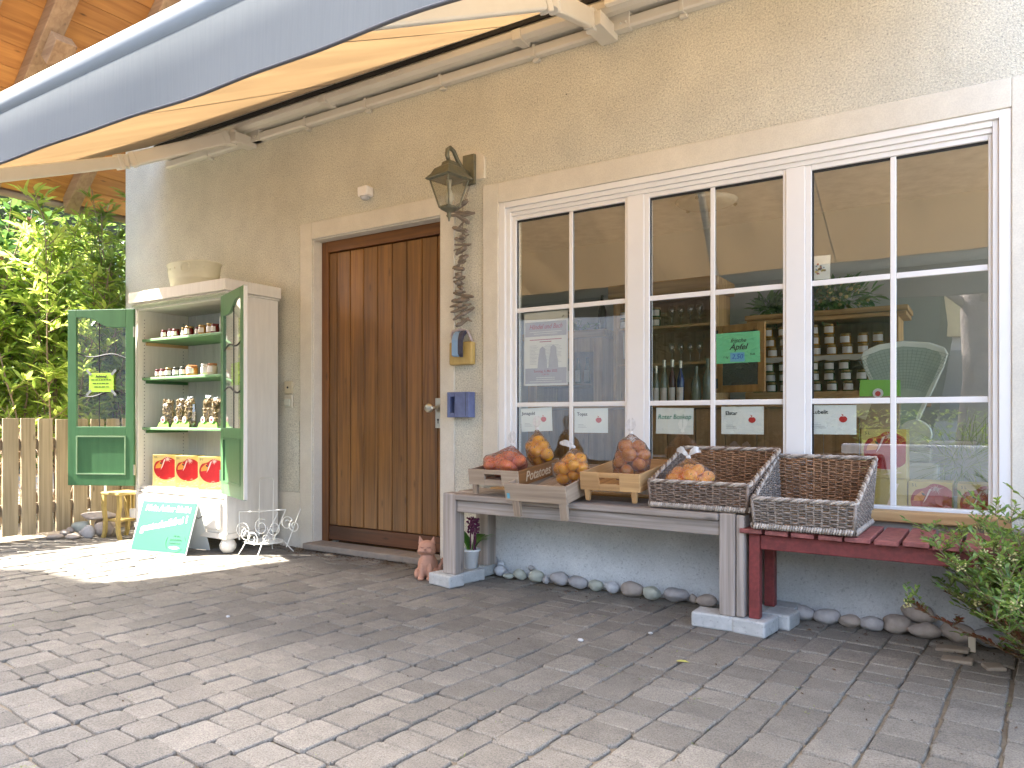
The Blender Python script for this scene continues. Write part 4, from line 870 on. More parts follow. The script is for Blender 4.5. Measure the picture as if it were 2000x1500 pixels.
# flower pot
fp = thing('flower_pot', 'white pot with purple hyacinth like flowers behind the left bench leg', 'flower pot', (-2.575, -.235, .069))
B().lathe([(.0, .069), (.040, .069), (.052, .165), (.058, .167), (.058, .178), (.052, .178), (.048, .16), (.0, .158)], (-2.575, -.235, 0), 24).obj('pot', shade('white plastic pot', (.78, .8, .8), rough=.3, amt=.03), fp, smooth=True)
lf = leafmat('flower leaf', (.03, .12, .02), (.08, .22, .03)); b = B(); rr = random.Random(8)
def strap(b, p0, d, L, w_, droop=.5, n=6, nrm=None):
    p = Vector(p0); d = Vector(d).normalized(); sd = d.cross(Vector((0, 0, 1))); sd = sd.normalized() if sd.length > .05 else Vector((1, 0, 0)); vs = []
    for k in range(n+1):
        t = k/n; ww = w_*math.sin(math.pi*(.12+.88*t))**.7 if t < 1 else .0005
        vs += [p-sd*ww, p+sd*ww]; p = p+d*L/n; d = (d+Vector((0, 0, -droop/n))).normalized()
    b.add(vs, [(2*k, 2*k+1, 2*k+3, 2*k+2) for k in range(n)])
for k in range(13):
    a = rr.uniform(0, 6.3); strap(b, (-2.575+.02*math.cos(a), -.235+.02*math.sin(a), .17), (.5*math.cos(a), .5*math.sin(a), 1), rr.uniform(.12, .19), .014, 1.6)
b.obj('leaves', lf, fp); b = B()
for k in range(4):
    a = rr.uniform(0, 6.3); cx_, cy_ = -2.57+.03*math.cos(a), -.235+.03*math.sin(a)
    for j in range(46): z = rr.uniform(.27, .36); q = rr.uniform(.012, .024); w_ = rr.uniform(0, 6.3); b.ball((cx_+q*math.cos(w_), cy_+q*math.sin(w_), z), .006, 1)
    b.tube([(cx_, cy_, .17), (cx_, cy_, .3)], .004, 5)
b.obj('blossom', shade('purple petals', (.16, .02, .09), rough=.6, scale=60, amt=.5), fp)

# ================================================================ GREY BENCH
gb = thing('grey_bench', 'long weathered grey timber bench carrying crates below the window', 'bench', (-2.614, -.452, .068), R(-1.6), world=False)
def lg(n, x0, x1, y0, y1, z0, z1, ax='z', cut=0): return B().bb((x0, y0, z0), (x1, y1, z1)).obj(n, greyw[ax], gb, bevel=.006)
HB = .458
lg('leg', 0, .092, 0, .085, 0, HB); lg('leg', 0, .092, .31, .395, 0, HB-.02)
lg('leg', 1.600, 1.672, 0, .085, 0, HB, 'z'); B().bb((1.676, .002, .003), (1.712, .085, HB-.004)).obj('leg_half', greyw['z'], gb, bevel=.006); lg('leg', 1.61, 1.70, .31, .395, 0, HB-.02)
lg('rail', .094, 1.598, .012, .048, HB-.105, HB-.036, 'x'); lg('rail', .094, 1.60, .345, .38, HB-.105, HB-.036, 'x')
lg('plank', .094, 1.598, -.012, .148, HB-.034, HB-.002, 'x'); lg('plank', -.012, 1.72, .152, .278, HB-.032, HB-.001, 'x'); lg('plank', -.012, 1.72, .282, .40, HB-.033, HB-.002, 'x')
lg('end_rail', .02, .06, .087, .308, HB-.11, HB-.036, 'y')
# ================================================================ RED BENCH
rb_ = thing('red_bench', 'oxblood painted bench with loose slats beside the bush', 'bench', (-.888, -.478, .068), R(-.5), world=False)
for (x, y) in ((0, 0), (0, .26), (1.55, 0), (1.55, .26)): B().bb((x, y, 0), (x+.047, y+.047, .373)).obj('leg', redp, rb_, bevel=.004)
B().bb((.048, .006, .308), (1.549, .036, .372)).obj('apron', redp, rb_, bevel=.004); B().bb((.048, .27, .308), (1.549, .30, .372)).obj('apron', redp, rb_, bevel=.004); B().bb((.008, .048, .308), (.036, .259, .372)).obj('apron', redp, rb_, bevel=.004)
b = B(); x = -.03; rr = random.Random(2)
while x < 1.6:
    wv = rr.uniform(.088, .096); b.box((x+wv/2, .175, .386+rr.uniform(-.001, .003)), (wv, .42, .020), rotm(y=rr.uniform(-.02, .02), z=rr.uniform(-.01, .01))); x += wv+.013
b.obj('seat', redworn, rb_, bevel=.003)

# ================================================================ APPLES, BAGS, CRATES
def applemat(name, base, blush, amt):
    k = N(name); oi = k.n('ShaderNodeObjectInfo'); tc = k.n('ShaderNodeTexCoord'); ad = k.n('ShaderNodeVectorMath', operation='ADD'); cb_ = k.n('ShaderNodeCombineXYZ')
    ml = k.n('ShaderNodeMath', operation='MULTIPLY'); ml.inputs[1].default_value = 9; k.l(oi.outputs['Random'], ml.inputs[0]); k.l(ml.outputs[0], cb_.inputs[0]); k.l(ml.outputs[0], cb_.inputs[1])
    k.l(tc.outputs['Object'], ad.inputs[0]); k.l(cb_.outputs[0], ad.inputs[1]); nz = k.n('ShaderNodeTexNoise'); nz.inputs['Scale'].default_value = 22; nz.inputs['Detail'].default_value = 3; k.l(ad.outputs[0], nz.inputs[0])
    n3 = k.n('ShaderNodeTexNoise'); n3.inputs['Scale'].default_value = 1; mp = k.n('ShaderNodeMapping'); mp.inputs['Scale'].default_value = (160, 160, 12); k.l(ad.outputs[0], mp.inputs[0]); k.l(mp.outputs[0], n3.inputs[0])
    av = k.n('ShaderNodeMath', operation='MULTIPLY_ADD'); av.inputs[1].default_value = .22; k.l(n3.outputs[0], av.inputs[0]); k.l(nz.outputs[0], av.inputs[2])
    rp = k.n('ShaderNodeValToRGB'); e = rp.color_ramp.elements; e[0].position = .60-amt*.3; e[1].position = .78-amt*.25; e[0].color = lin(base); e[1].color = lin(blush); k.l(av.outputs[0], rp.inputs[0]); k.l(rp.outputs[0], k.b.inputs['Base Color'])
    k.b.inputs['Roughness'].default_value = .38; k.b.inputs['Specular IOR Level'].default_value = .3; k.b.inputs['Subsurface Weight'].default_value = .0
    return k.m
ay = applemat('yellow apple skin', (.90, .56, .012), (.84, .24, .012), .30); ar = applemat('pink red apple skin', (.94, .56, .07), (.82, .10, .06), .52); am = applemat('mixed apple skin', (.74, .44, .08), (.50, .085, .03), .42); ag = applemat('yellow pink apple skin', (.95, .64, .06), (.84, .15, .05), .30)
def appleshape(q):
    r_ = math.hypot(q.x, q.y); z = q.z
    if z > 0: z -= .42*math.exp(-(r_/.28)**2)
    else: z += .30*math.exp(-(r_/.25)**2)
    f = 1+.03*z; return Vector((q.x*f, q.y*f, z*.9))
amesh = {}
def apple(mat, c, r_, label, group):
    t = thing('apple', label, 'apple', c, 0, group, world=False)
    t.rotation_euler = (rr.uniform(-1, 1), rr.uniform(-1, 1), rr.uniform(0, 6))
    key = mat.name
    if key not in amesh:
        o = B().ball((0, 0, 0), 1, 3, fn=appleshape).obj('skin', mat, t, smooth=True); s_ = B().tube([(0, 0, .45), (.03, .02, .75), (.12, .04, .98)], [.05, .035, .045], 5).obj('stem', shade('apple stem', (.12, .07, .03)), t)
        amesh[key] = (o.data, s_.data)
    else:
        for nm_, me in zip(('skin', 'stem'), amesh[key]):
            o = bpy.data.objects.new(nm_, me); C.objects.link(o); o.parent = t
    t.scale = (r_, r_, r_*rr.uniform(.92, 1.02)); return t
film = None
def mkfilm():
    k = N('thin plastic film'); k.t.nodes.remove(k.b)
    tr = k.n('ShaderNodeBsdfTransparent'); tr.inputs[0].default_value = (.97, .97, .97, 1); g = k.n('ShaderNodeBsdfGlossy'); g.inputs['Roughness'].default_value = .09; d = k.n('ShaderNodeBsdfDiffuse'); d.inputs[0].default_value = (.85, .85, .85, 1)
    tc = k.n('ShaderNodeTexCoord'); nz = k.n('ShaderNodeTexNoise'); nz.inputs['Scale'].default_value = 28; nz.inputs['Detail'].default_value = 5; nz.inputs['Distortion'].default_value = 1.5; k.l(tc.outputs['Object'], nz.inputs[0])
    bp = k.n('ShaderNodeBump'); bp.inputs['Strength'].default_value = .9; bp.inputs['Distance'].default_value = .02; k.l(nz.outputs[0], bp.inputs['Height'])
    k.l(bp.outputs[0], g.inputs['Normal']); fr = k.n('ShaderNodeFresnel'); fr.inputs[0].default_value = 1.5; k.l(bp.outputs[0], fr.inputs['Normal'])
    lw = k.n('ShaderNodeLayerWeight'); lw.inputs[0].default_value = .35; m1 = k.n('ShaderNodeMixShader'); m2 = k.n('ShaderNodeMixShader')
    a = k.n('ShaderNodeMath', operation='MULTIPLY_ADD', use_clamp=True); a.inputs[1].default_value = 1.0; a.inputs[2].default_value = .01; k.l(fr.outputs[0], a.inputs[0])
    f2 = k.n('ShaderNodeMath', operation='MULTIPLY_ADD', use_clamp=True); f2.inputs[1].default_value = .12; f2.inputs[2].default_value = .015; k.l(lw.outputs['Facing'], f2.inputs[0])
    k.l(f2.outputs[0], m1.inputs[0]); k.l(tr.outputs[0], m1.inputs[1]); k.l(d.outputs[0], m1.inputs[2]); k.l(a.outputs[0], m2.inputs[0]); k.l(m1.outputs[0], m2.inputs[1]); k.l(g.outputs[0], m2.inputs[2]); k.l(m2.outputs[0], k.out.inputs[0]); return k.m
film = mkfilm(); knotm = shade('gathered plastic', (.72, .70, .68), rough=.3, scale=60, bump=.6, bscale=120)
def bag(label, centre, rx, ry, rz_, n, mat, ds, group, knot=(0, 0), ar_=.036, seed=1, ears=True, basez=0):
    """apples packed in an ellipsoidal heap, film hull, knotted top"""
    rq = random.Random(seed); c0 = Vector(centre); pts = []
    tries = 0
    while len(pts) < n and tries < 9000:
        tries += 1; q = Vector((rq.uniform(-1, 1), rq.uniform(-1, 1), rq.uniform(-1, 1)))
        if q.length > 1: continue
        p = Vector((q.x*(rx-ar_), q.y*(ry-ar_), q.z*(rz_-ar_)))
        if all((p-o).length > ar_*1.46 for o in pts): pts.append(p)
    for p in pts: apple(mat, c0+p, ar_*rq.uniform(.94, 1.06), ds, group)
    t = thing('plastic_bag', label, 'bag', tuple(c0), 0, 'knotted bags of apples', world=False)
    bm = bmesh.new()
    for p in pts:
        m = bmesh.ops.create_icosphere(bm, subdivisions=2, radius=ar_*1.10)
        for v in m['verts']: v.co += p
    top = Vector((knot[0], knot[1], rz_+.012))
    for a in range(5): bm.verts.new(top+Vector((.008*math.cos(a*1.26), .008*math.sin(a*1.26), 0)))
    r_ = bmesh.ops.convex_hull(bm, input=bm.verts[:]); bmesh.ops.delete(bm, geom=[v for v in bm.verts if not v.link_faces], context='VERTS')
    gi = set(r_['geom_interior']) ; bmesh.ops.delete(bm, geom=[g_ for g_ in gi if isinstance(g_, bmesh.types.BMVert) and g_.is_valid], context='VERTS')
    hullf = set(f for f in r_['geom'] if isinstance(f, bmesh.types.BMFace)); bmesh.ops.delete(bm, geom=[f for f in bm.faces if f not in hullf], context='FACES')
    bmesh.ops.triangulate(bm, faces=bm.faces[:]); bmesh.ops.subdivide_edges(bm, edges=[e for e in bm.edges if e.calc_length() > .03], cuts=2, use_grid_fill=True)
    for v in bm.verts:
        d_ = (v.co-Vector((0, 0, 0))); nz_ = noise.noise(v.co*24+Vector((seed, 0, 0))); v.co += d_.normalized()*nz_*.005
        near = min((v.co-p).length for p in pts)
        if near > ar_*1.25 and v.co.z < rz_*.9: v.co -= d_.normalized()*min(.010, (near-ar_*1.25)*.5)
    me = bpy.data.meshes.new('film'); bm.to_mesh(me); bm.free(); o = bpy.data.objects.new('film', me); C.objects.link(o); o.parent = t; me.materials.append(film)
    b = B(); k0 = top
    b.ball(k0+Vector((0, 0, .006)), (.012, .010, .010), 2, fn=lambda q: q*(1+.25*noise.noise(q*3)))
    if ears == 'up':
        for s in (-1, 1):
            vs = []
            for k in range(8):
                t_ = k/7; w_ = .004+.016*math.sin(math.pi*t_)**.8; p = k0+Vector((s*(.004+.012*math.sin(t_*3)), 0, .01+.07*t_)); vs += [p+Vector((-w_*.6, .004*math.sin(k*2), 0)), p+Vector((w_*.6, -.004*math.sin(k*2), .004))]
            b.add(vs, [(2*k, 2*k+1, 2*k+3, 2*k+2) for k in range(7)])
    else:
        for s in ((-1,) if ears == 'left' else (-1, 1)):
            vs = []; L = .085 if ears == 'left' else .06
            for k in range(10):
                t_ = k/9; w_ = .004+.013*math.sin(math.pi*min(1, t_*1.05))**.7; p = k0+Vector((s*L*t_, -.008*math.sin(t_*4), .012+.030*math.sin(t_*2.4)*(1 if ears != 'left' else .5)))
                vs += [p+Vector((0, .006*math.sin(k*1.7), -w_)), p+Vector((.003*math.sin(k*2.1), -.006*math.sin(k*1.7), w_))]
            b.add(vs, [(2*k, 2*k+1, 2*k+3, 2*k+2) for k in range(9)])
    b.obj('knot', knotm, t, smooth=True); return t
pineg = {a: wood('pale crate wood '+a, (.50, .36, .20), (.30, .20, .10), a, rough=.75, gscale=40, island=.12, bump=.5, knots=.5) for a in 'xyz'}
pinel = {a: wood('golden crate wood '+a, (.60, .38, .17), (.36, .20, .08), a, rough=.7, gscale=36, island=.12, bump=.5, knots=.6) for a in 'xyz'}
greyc = {a: wood('grey brown crate wood '+a, (.46, .36, .26), (.27, .20, .14), a, rough=.8, gscale=45, island=.12, bump=.5, knots=.5) for a in 'xyz'}
rust = {a: wood('rust brown crate wood '+a, (.34, .16, .05), (.16, .07, .02), a, rough=.7, gscale=30, island=.1, bump=.5, knots=.3) for a in 'xyz'}
def crate(label, loc, tilt, rz, w_, d, h, wm, slot, leg, sidem=None, bottomm=None, legw=.03, legtaper=False):
    t = thing('wooden_crate', label, 'crate', loc, rz, 'display crates on the grey bench', world=False); t.rotation_euler = (tilt, 0, rz)
    th = .012; sidem = sidem or wm
    if slot:
        b = B(); a = .055; b.bb((-w_/2, 0, 0), (-a, th, h)).bb((a, 0, 0), (w_/2, th, h)).bb((-a, 0, h*.72), (a, th, h)).bb((-a, 0, 0), (a, th, h*.38)); b.obj('front_board', wm['x'], t, bevel=.002)
    else: B().bb((-w_/2, 0, 0), (w_/2, th, h)).obj('front_board', wm['x'], t, bevel=.002)
    B().bb((-w_/2, d-th, 0), (w_/2, d, h)).obj('back_board', wm['x'], t, bevel=.002)
    for s in (-1, 1): B().bb((s*(w_/2), th+.0005, 0), (s*(w_/2-th), d-th-.0005, h*.97)).obj('side_board', (sidem if s > 0 else wm)['y'], t, bevel=.002)
    b = B(); x = -w_/2+th; 
    while x < w_/2-th-.01: b.bb((x, th, .003), (min(x+.055, w_/2-th), d-th, .011)); x += .058
    b.obj('base_board', (bottomm or wm)['y'], t)
    for s in (-1, 1):
        x = s*(w_/2-.035) if legw < .035 else s*(w_/2-.028 if s > 0 else w_/2-.06)
        B().add([(x-legw/2, .002, .0), (x+legw/2, .002, .0), (x+legw/2, .028, .0), (x-legw/2, .028, .0)]+[(x-legw*(.34 if legtaper else .5), .004, -leg), (x+legw*(.34 if legtaper else .5), .004, -leg), (x+legw*(.34 if legtaper else .5), .022, -leg), (x-legw*(.34 if legtaper else .5), .022, -leg)], [(0,1,2,3),(7,6,5,4),(0,4,5,1),(1,5,6,2),(2,6,7,3),(3,7,4,0)]).obj('leg', wm['z'], t, bevel=.002)
    return t
c1 = crate('grey brown crate with slot handle and lettered rust side, leftmost on the bench', (-2.255, -.47, .585), R(7), R(-2), .33, .43, .085, greyc, True, .052, sidem=rust)
text('Potatoes', .075, (0, 0, 0), shade('faded cream lettering', (.62, .50, .34)), c1, rot=(R(90), 0, R(90)), shear=.3, off=.0008, sx=.95).location = (.1655, .20, .040)
c2 = crate('plain pale grey crate with two legs hanging over the bench edge', (-1.935, -.560, .522), R(11), R(-2), .37, .45, .092, greyc, False, .085, legw=.042)
B().bb((-.172, -.001, .012), (-.155, .0005, .04)).obj('staple_tag', shade('blue tag', (.15, .42, .52)), c2)
c3 = crate('golden pine crate with slot handle on short tapered legs, third from left', (-1.565, -.47, .592), R(7), R(-2), .325, .43, .090, pinel, True, .055, legtaper=True)
rr = random.Random(21)
bag('lying bag of pink red apples in the leftmost crate', (-2.285, -.30, .695), .130, .14, .088, 24, ar, 'pink red apple inside the lying bag in the leftmost crate', 'pink red apples in the leftmost crate', seed=5, ears='up', knot=(.03, .02), ar_=.037)
bag('tall bag of yellow apples at the back of the leftmost crate', (-2.165, -.125, .760), .095, .078, .112, 16, ay, 'yellow apple inside the tall bag in the leftmost crate', 'yellow apples in the leftmost crate', seed=9, ears='up', knot=(-.02, 0), ar_=.037)
bag('knotted bag of yellow apples in the plain grey crate', (-1.815, -.375, .675), .110, .10, .108, 28, ay, 'yellow orange apple inside the bag in the plain grey crate', 'yellow apples in the plain grey crate', seed=3, ears='left', ar_=.034)
bag('tall bag of dusky red apples in the golden crate', (-1.515, -.325, .733), .112, .10, .125, 26, am, 'dusky red apple inside the bag in the golden crate', 'dusky red apples in the golden crate', seed=12, ears='up', ar_=.037)
bag('knotted bag of yellow and pink apples in the left wicker basket', (-1.195, -.385, .660), .130, .095, .088, 22, ag, 'yellow pink apple inside the bag in the left wicker basket', 'yellow pink apples in the left basket', seed=8, ears='both', ar_=.034)

# ================================================================ WICKER BASKETS
def wickmat(name, a, c): return shade(name, a, c, rough=.6, scale=55, island=.30, bump=.3, bscale=200)
wick = wickmat('grey brown wicker', (.27, .195, .145), (.145, .105, .08)); wickb = wickmat('warm brown wicker', (.36, .20, .105), (.19, .10, .05)); wickl = wickmat('bleached wicker', (.50, .44, .37), (.33, .28, .235))
def basket(label, loc, rz, w_, d, hf, hb, hw, seed, tilt=0, out=wick, inn=wickb):
    t = thing('wicker_basket', label, 'basket', loc, rz, 'sloped wicker display baskets', world=False); t.rotation_euler = (tilt, 0, rz)
    rq = random.Random(seed); fl = .010      # flare
    def rimz(y): k = max(0, min(1, (y-.03)/(d-.03))); return hf+(hb-hf)*k
    # perimeter parametrised counter-clockwise, at height z flared outward
    def corner(z): f = fl*z/hb*2; return [(-w_/2-f, -f), (w_/2+f, -f), (w_/2+f, d+f), (-w_/2-f, d+f)]
    def wallpt(side, s, z):
        cs = corner(z); a = Vector(cs[side]); c = Vector(cs[(side+1) % 4]); p = a+(c-a)*s; n_ = (c-a).normalized(); n_ = Vector((n_.y, -n_.x)); return Vector((p.x, p.y, z)), Vector((n_.x, n_.y, 0))
    lens = [w_, d, w_, d]; stakes = [max(6, int(L/.030)) for L in lens]
    rows = int(hb/.0092); mb = [B() for _ in range(4)]; ins = B()
    for side in range(4):
        ns = stakes[side]
        for r_ in range(rows):
            z = .022+r_*.0092; sub = 4
            for k in range(ns):
                pts = []; ok = True; zs = []
                for j in range(sub+1):
                    s = (k+j/sub)/ns; ph = math.pi*(k+j/sub); off = math.sin(ph+math.pi*(r_ % 2))*.0052
                    zz = z+.0016*math.sin(k*1.3+r_)+.0012*rq.uniform(-1, 1)
                    p, n_ = wallpt(side, s, zz)
                    y_ = p.y
                    if z > rimz(y_)-.008: ok = False; break
                    pts.append(p+n_*off)
                if ok and len(pts) > 1: mb[side].tube(pts, .0036, 4, caps=False, flat=1.25)
        st = B()
        for k in range(ns+1):
            s = (k+.0)/ns; p0, n_ = wallpt(side, s, 0); zt = rimz(p0.y)-.004; st.tube([wallpt(side, s, zt*q/3)[0] for q in range(4)], .0042, 5)
        for v_, f_ in ((st.v, st.f),): mb[side].add(v_, f_)
    names = ['front_wall', 'side_wall', 'back_wall', 'side_wall']
    for side in range(4): mb[side].obj(names[side], out if side in (0, 1) else (inn if side == 2 else out), t, smooth=True)
    # corner posts
    for i in range(4):
        a0, a1 = corner(0)[i], corner(1)[i]; y_ = corner(0)[i][1]; zt = rimz(y_); c1_ = corner(zt)[i]; B().tube([(a0[0], a0[1], 0), (c1_[0], c1_[1], zt)], .008, 7).obj('corner_post', out, t, smooth=True)
    # plaited rim, three twisting strands
    path = []
    for side in range(4):
        m = int(lens[side]/.012)
        for k in range(m):
            s = k/m; p0, _ = wallpt(side, s, 0); z = rimz(p0.y); p, n_ = wallpt(side, s, z); path.append((p, n_))
    for q in range(3):
        pts = []
        for k, (p, n_) in enumerate(path):
            a = k*1.05+q*2.094; pts.append(p+n_*(.0075*math.cos(a))+Vector((0, 0, .006*math.sin(a)+.002)))
        B().tube(pts, .0055, 6, close=True).obj('rim', wickl if q else out, t, smooth=True)
    # bound foot band
    b = B(); path = []
    for side in range(4):
        m = int(lens[side]/.0105)
        for k in range(m):
            p, n_ = wallpt(side, (k+.5)/m, .01); tg = Vector((-n_.y, n_.x, 0)); b.tube([p+n_*.011+Vector((0, 0, -.010))-tg*.003, p+n_*.014-tg*.001, p+n_*.010+Vector((0, 0, .012))+tg*.003], .0052, 5)
    b.obj('foot_band', wickl, t, smooth=True)
    # woven floor
    b = B(); y = .01
    while y < d-.01:
        n = int(w_/.03); pts = [(-w_/2+w_*k/(2*n), y, .010+.003*math.sin(math.pi*k/2+(round(y/.009) % 2)*math.pi)) for k in range(2*n+1)]; b.tube(pts, .0042, 4); y += .009
    b.obj('floor', inn, t, smooth=True); return t
basket('brown wicker basket holding one apple bag at the right end of the grey bench', (-1.125, -.47, .532), R(-3), .455, .42, .120, .262, .2, 1)
basket('empty grey wicker basket standing on the red bench', (-.655, -.52, .474), R(-1), .395, .45, .128, .292, .2, 2, out=wickmat('silvery wicker', (.29, .235, .19), (.16, .13, .105)))

# ================================================================ RIVER STONES
stm = [shade('grey river stone', (.42, .40, .385), (.29, .275, .265), rough=.8, scale=16, bump=.4, bscale=120), shade('brown grey river stone', (.39, .33, .275), (.27, .225, .19), rough=.8, scale=14, bump=.4, bscale=120), shade('greenish river stone', (.44, .45, .37), (.32, .33, .27), rough=.8, scale=14, bump=.4, bscale=120), shade('pale river stone', (.58, .58, .57), (.38, .38, .385), rough=.75, scale=22, bump=.4, bscale=90)]
sname = ['grey', 'brownish grey', 'greenish', 'pale']
def stone(c, r_, mi, label, group, seed, rz=0, tilt=0):
    sd = Vector((seed*3.7, seed*1.3, 0))
    def fn(q):
        n_ = noise.noise(q*.9+sd)*.22+noise.noise(q*2.2+sd)*.06; return q*(1+n_)
    o = B().ball((0, 0, 0), r_, 4, fn=fn).obj('river_stone', stm[mi], None, smooth=True, org=(0,0,0)); o.location = c; o.rotation_euler = (0, tilt, rz); return tag(o, label, 'stone', group)
sts = [(-2.478,-.067,.043,.034),(-2.545,-.045,.033,.036,.05),(-2.492,-.035,.029,.023,.045),(-2.44,-.05,.024,.016),(-2.395,-.102,.036,.017),(-2.321,-.087,.039,.032),(-2.204,-.101,.05,.038),(-2.141,-.10,.022,.023),(-2.065,-.075,.064,.036),(-2.275,-.035,.025,.016,.05),(-1.928,-.103,.057,.034),(-1.82,-.099,.045,.031),(-1.726,-.096,.043,.033),(-1.60,-.115,.062,.041),(-1.485,-.124,.053,.036),(-1.363,-.098,.071,.037),(-1.274,-.085,.024,.024),(-1.195,-.116,.056,.031)]
cw = [3,0,3,0,2,2,2,0,0,0,0,2,3,1,2,0,1,1]
for k, s in enumerate(sts):
    z = s[3]*.92 if len(s) < 5 else s[4]+s[3]*.8
    stone((s[0], s[1], z), (s[2], s[2]*.72, s[3]), cw[k], '%s river stone, %s from the left in the row under the grey bench' % (sname[cw[k]], ORD[k]), 'river stones along the blue plinth', k+1, rz=rr.uniform(-.3, .3), tilt=rr.uniform(-.15, .15))
sts = [(-.735,-.115,.058,.036),(-.628,-.122,.061,.038),(-.530,-.13,.050,.030),(-.437,-.127,.049,.034),(-.335,-.11,.062,.042),(-.228,-.140,.060,.034),(-.262,-.045,.068,.042,.062),(-.105,-.115,.071,.043),(.02,-.11,.07,.04),(.15,-.12,.06,.035)]
cw = [0,0,1,0,1,1,1,1,0,1]
for k, s in enumerate(sts):
    z = s[3]*.92 if len(s) < 5 else s[4]+s[3]*.5
    stone((s[0], s[1], z), (s[2], s[2]*.74, s[3]), cw[k], '%s river stone, %s from the left in the row under the red bench' % (sname[cw[k]], ORD[k]), 'river stones along the blue plinth', k+31, rz=rr.uniform(-.25, .25), tilt=rr.uniform(-.1, .1))
for k, (x, y, z, a, h, mi) in enumerate([(-6.17,-.83,.02,.062,.022,1),(-6.07,-.74,.02,.06,.022,1),(-6.32,-.55,.05,.075,.05,2),(-6.0,-.66,.05,.050,.055,0),(-5.965,-.56,.065,.075,.060,1),(-6.12,-.50,.155,.16,.034,1),(-6.35,-.62,.03,.04,.03,1),(-6.27,-.70,.025,.05,.026,1),(-6.14,-.60,.03,.07,.03,0),(-6.20,-.42,.07,.09,.06,1)]):
    stone((x, y, z), (a, a*.7, h), mi, '%s rock in the small heap by the fence, %s counted from the front' % (sname[mi], ORD[k]), 'rocks heaped by the fence', k+60, rz=rr.uniform(-.4, 1.0))
# broken paver pieces by the bush
for k, (x, y, a, c, rz) in enumerate([(-.10, -.40, .11, .06, -6), (.02, -.43, .07, .06, 20), (-.12, -.27, .12, .06, -5)]):
    o = B().bb((-a/2, -c/2, 0), (a/2, c/2, .016)).obj('loose_paver', shade('sandy loose paver', (.30, .25, .19), (.22, .18, .14), rough=.9, scale=20, bump=.5, bscale=150), None, bevel=.006, org=(0,0,0)); o.location = (x, y, -.008+.003*k); o.rotation_euler = (R(3), R(-4), R(rz)); tag(o, '%s sandy brown loose paver beside the bush' % ['long', 'small square', 'flat rear'][k], 'paver', 'loose pavers beside the bush')
o = B().bb((-.012, -.012, 0), (.014, .012, .075)).obj('wooden_peg', shade('pale peg', (.62, .55, .42), rough=.7), None, bevel=.003, org=(0,0,0)); o.location = (-.055, -.245, 0); tag(o, 'short pale wooden peg standing by the last river stone', 'peg')

# ================================================================ FENCE
fx = -6.45
fe = thing('picket_fence', 'weathered brown picket fence running out from the left corner of the house', 'fence', (fx, -1.5, 0))
rr = random.Random(17); y = -.03; k = 0
while y > -4.2:
    wv = rr.uniform(.104, .114); top = .945+rr.uniform(-.004, .006); bot = rr.uniform(.01, .03)
    B().box((fx+.012, y-wv/2, (top+bot)/2), (.02, wv, top-bot), rotm(x=rr.uniform(-.006, .006))).obj('picket', fencew, fe, bevel=.003)
    y -= wv+rr.uniform(.020, .028); k += 1
B().bb((fx-.035, -4.2, .18), (fx+.0, -.02, .27)).obj('rail', wood('fence rail wood', (.30, .22, .14), (.17, .12, .07), 'y', rough=.8), fe, bevel=.004); B().bb((fx-.035, -4.2, .70), (fx+.0, -.02, .79)).obj('rail', wood('fence rail wood', (.3, .2, .1), (.2, .1, .1), 'y'), fe, bevel=.004)
for yy in (-.1, -1.9, -3.9): B().bb((fx-.11, yy-.04, -.03), (fx-.036, yy+.04, .85)).obj('post', fencew, fe, bevel=.004)

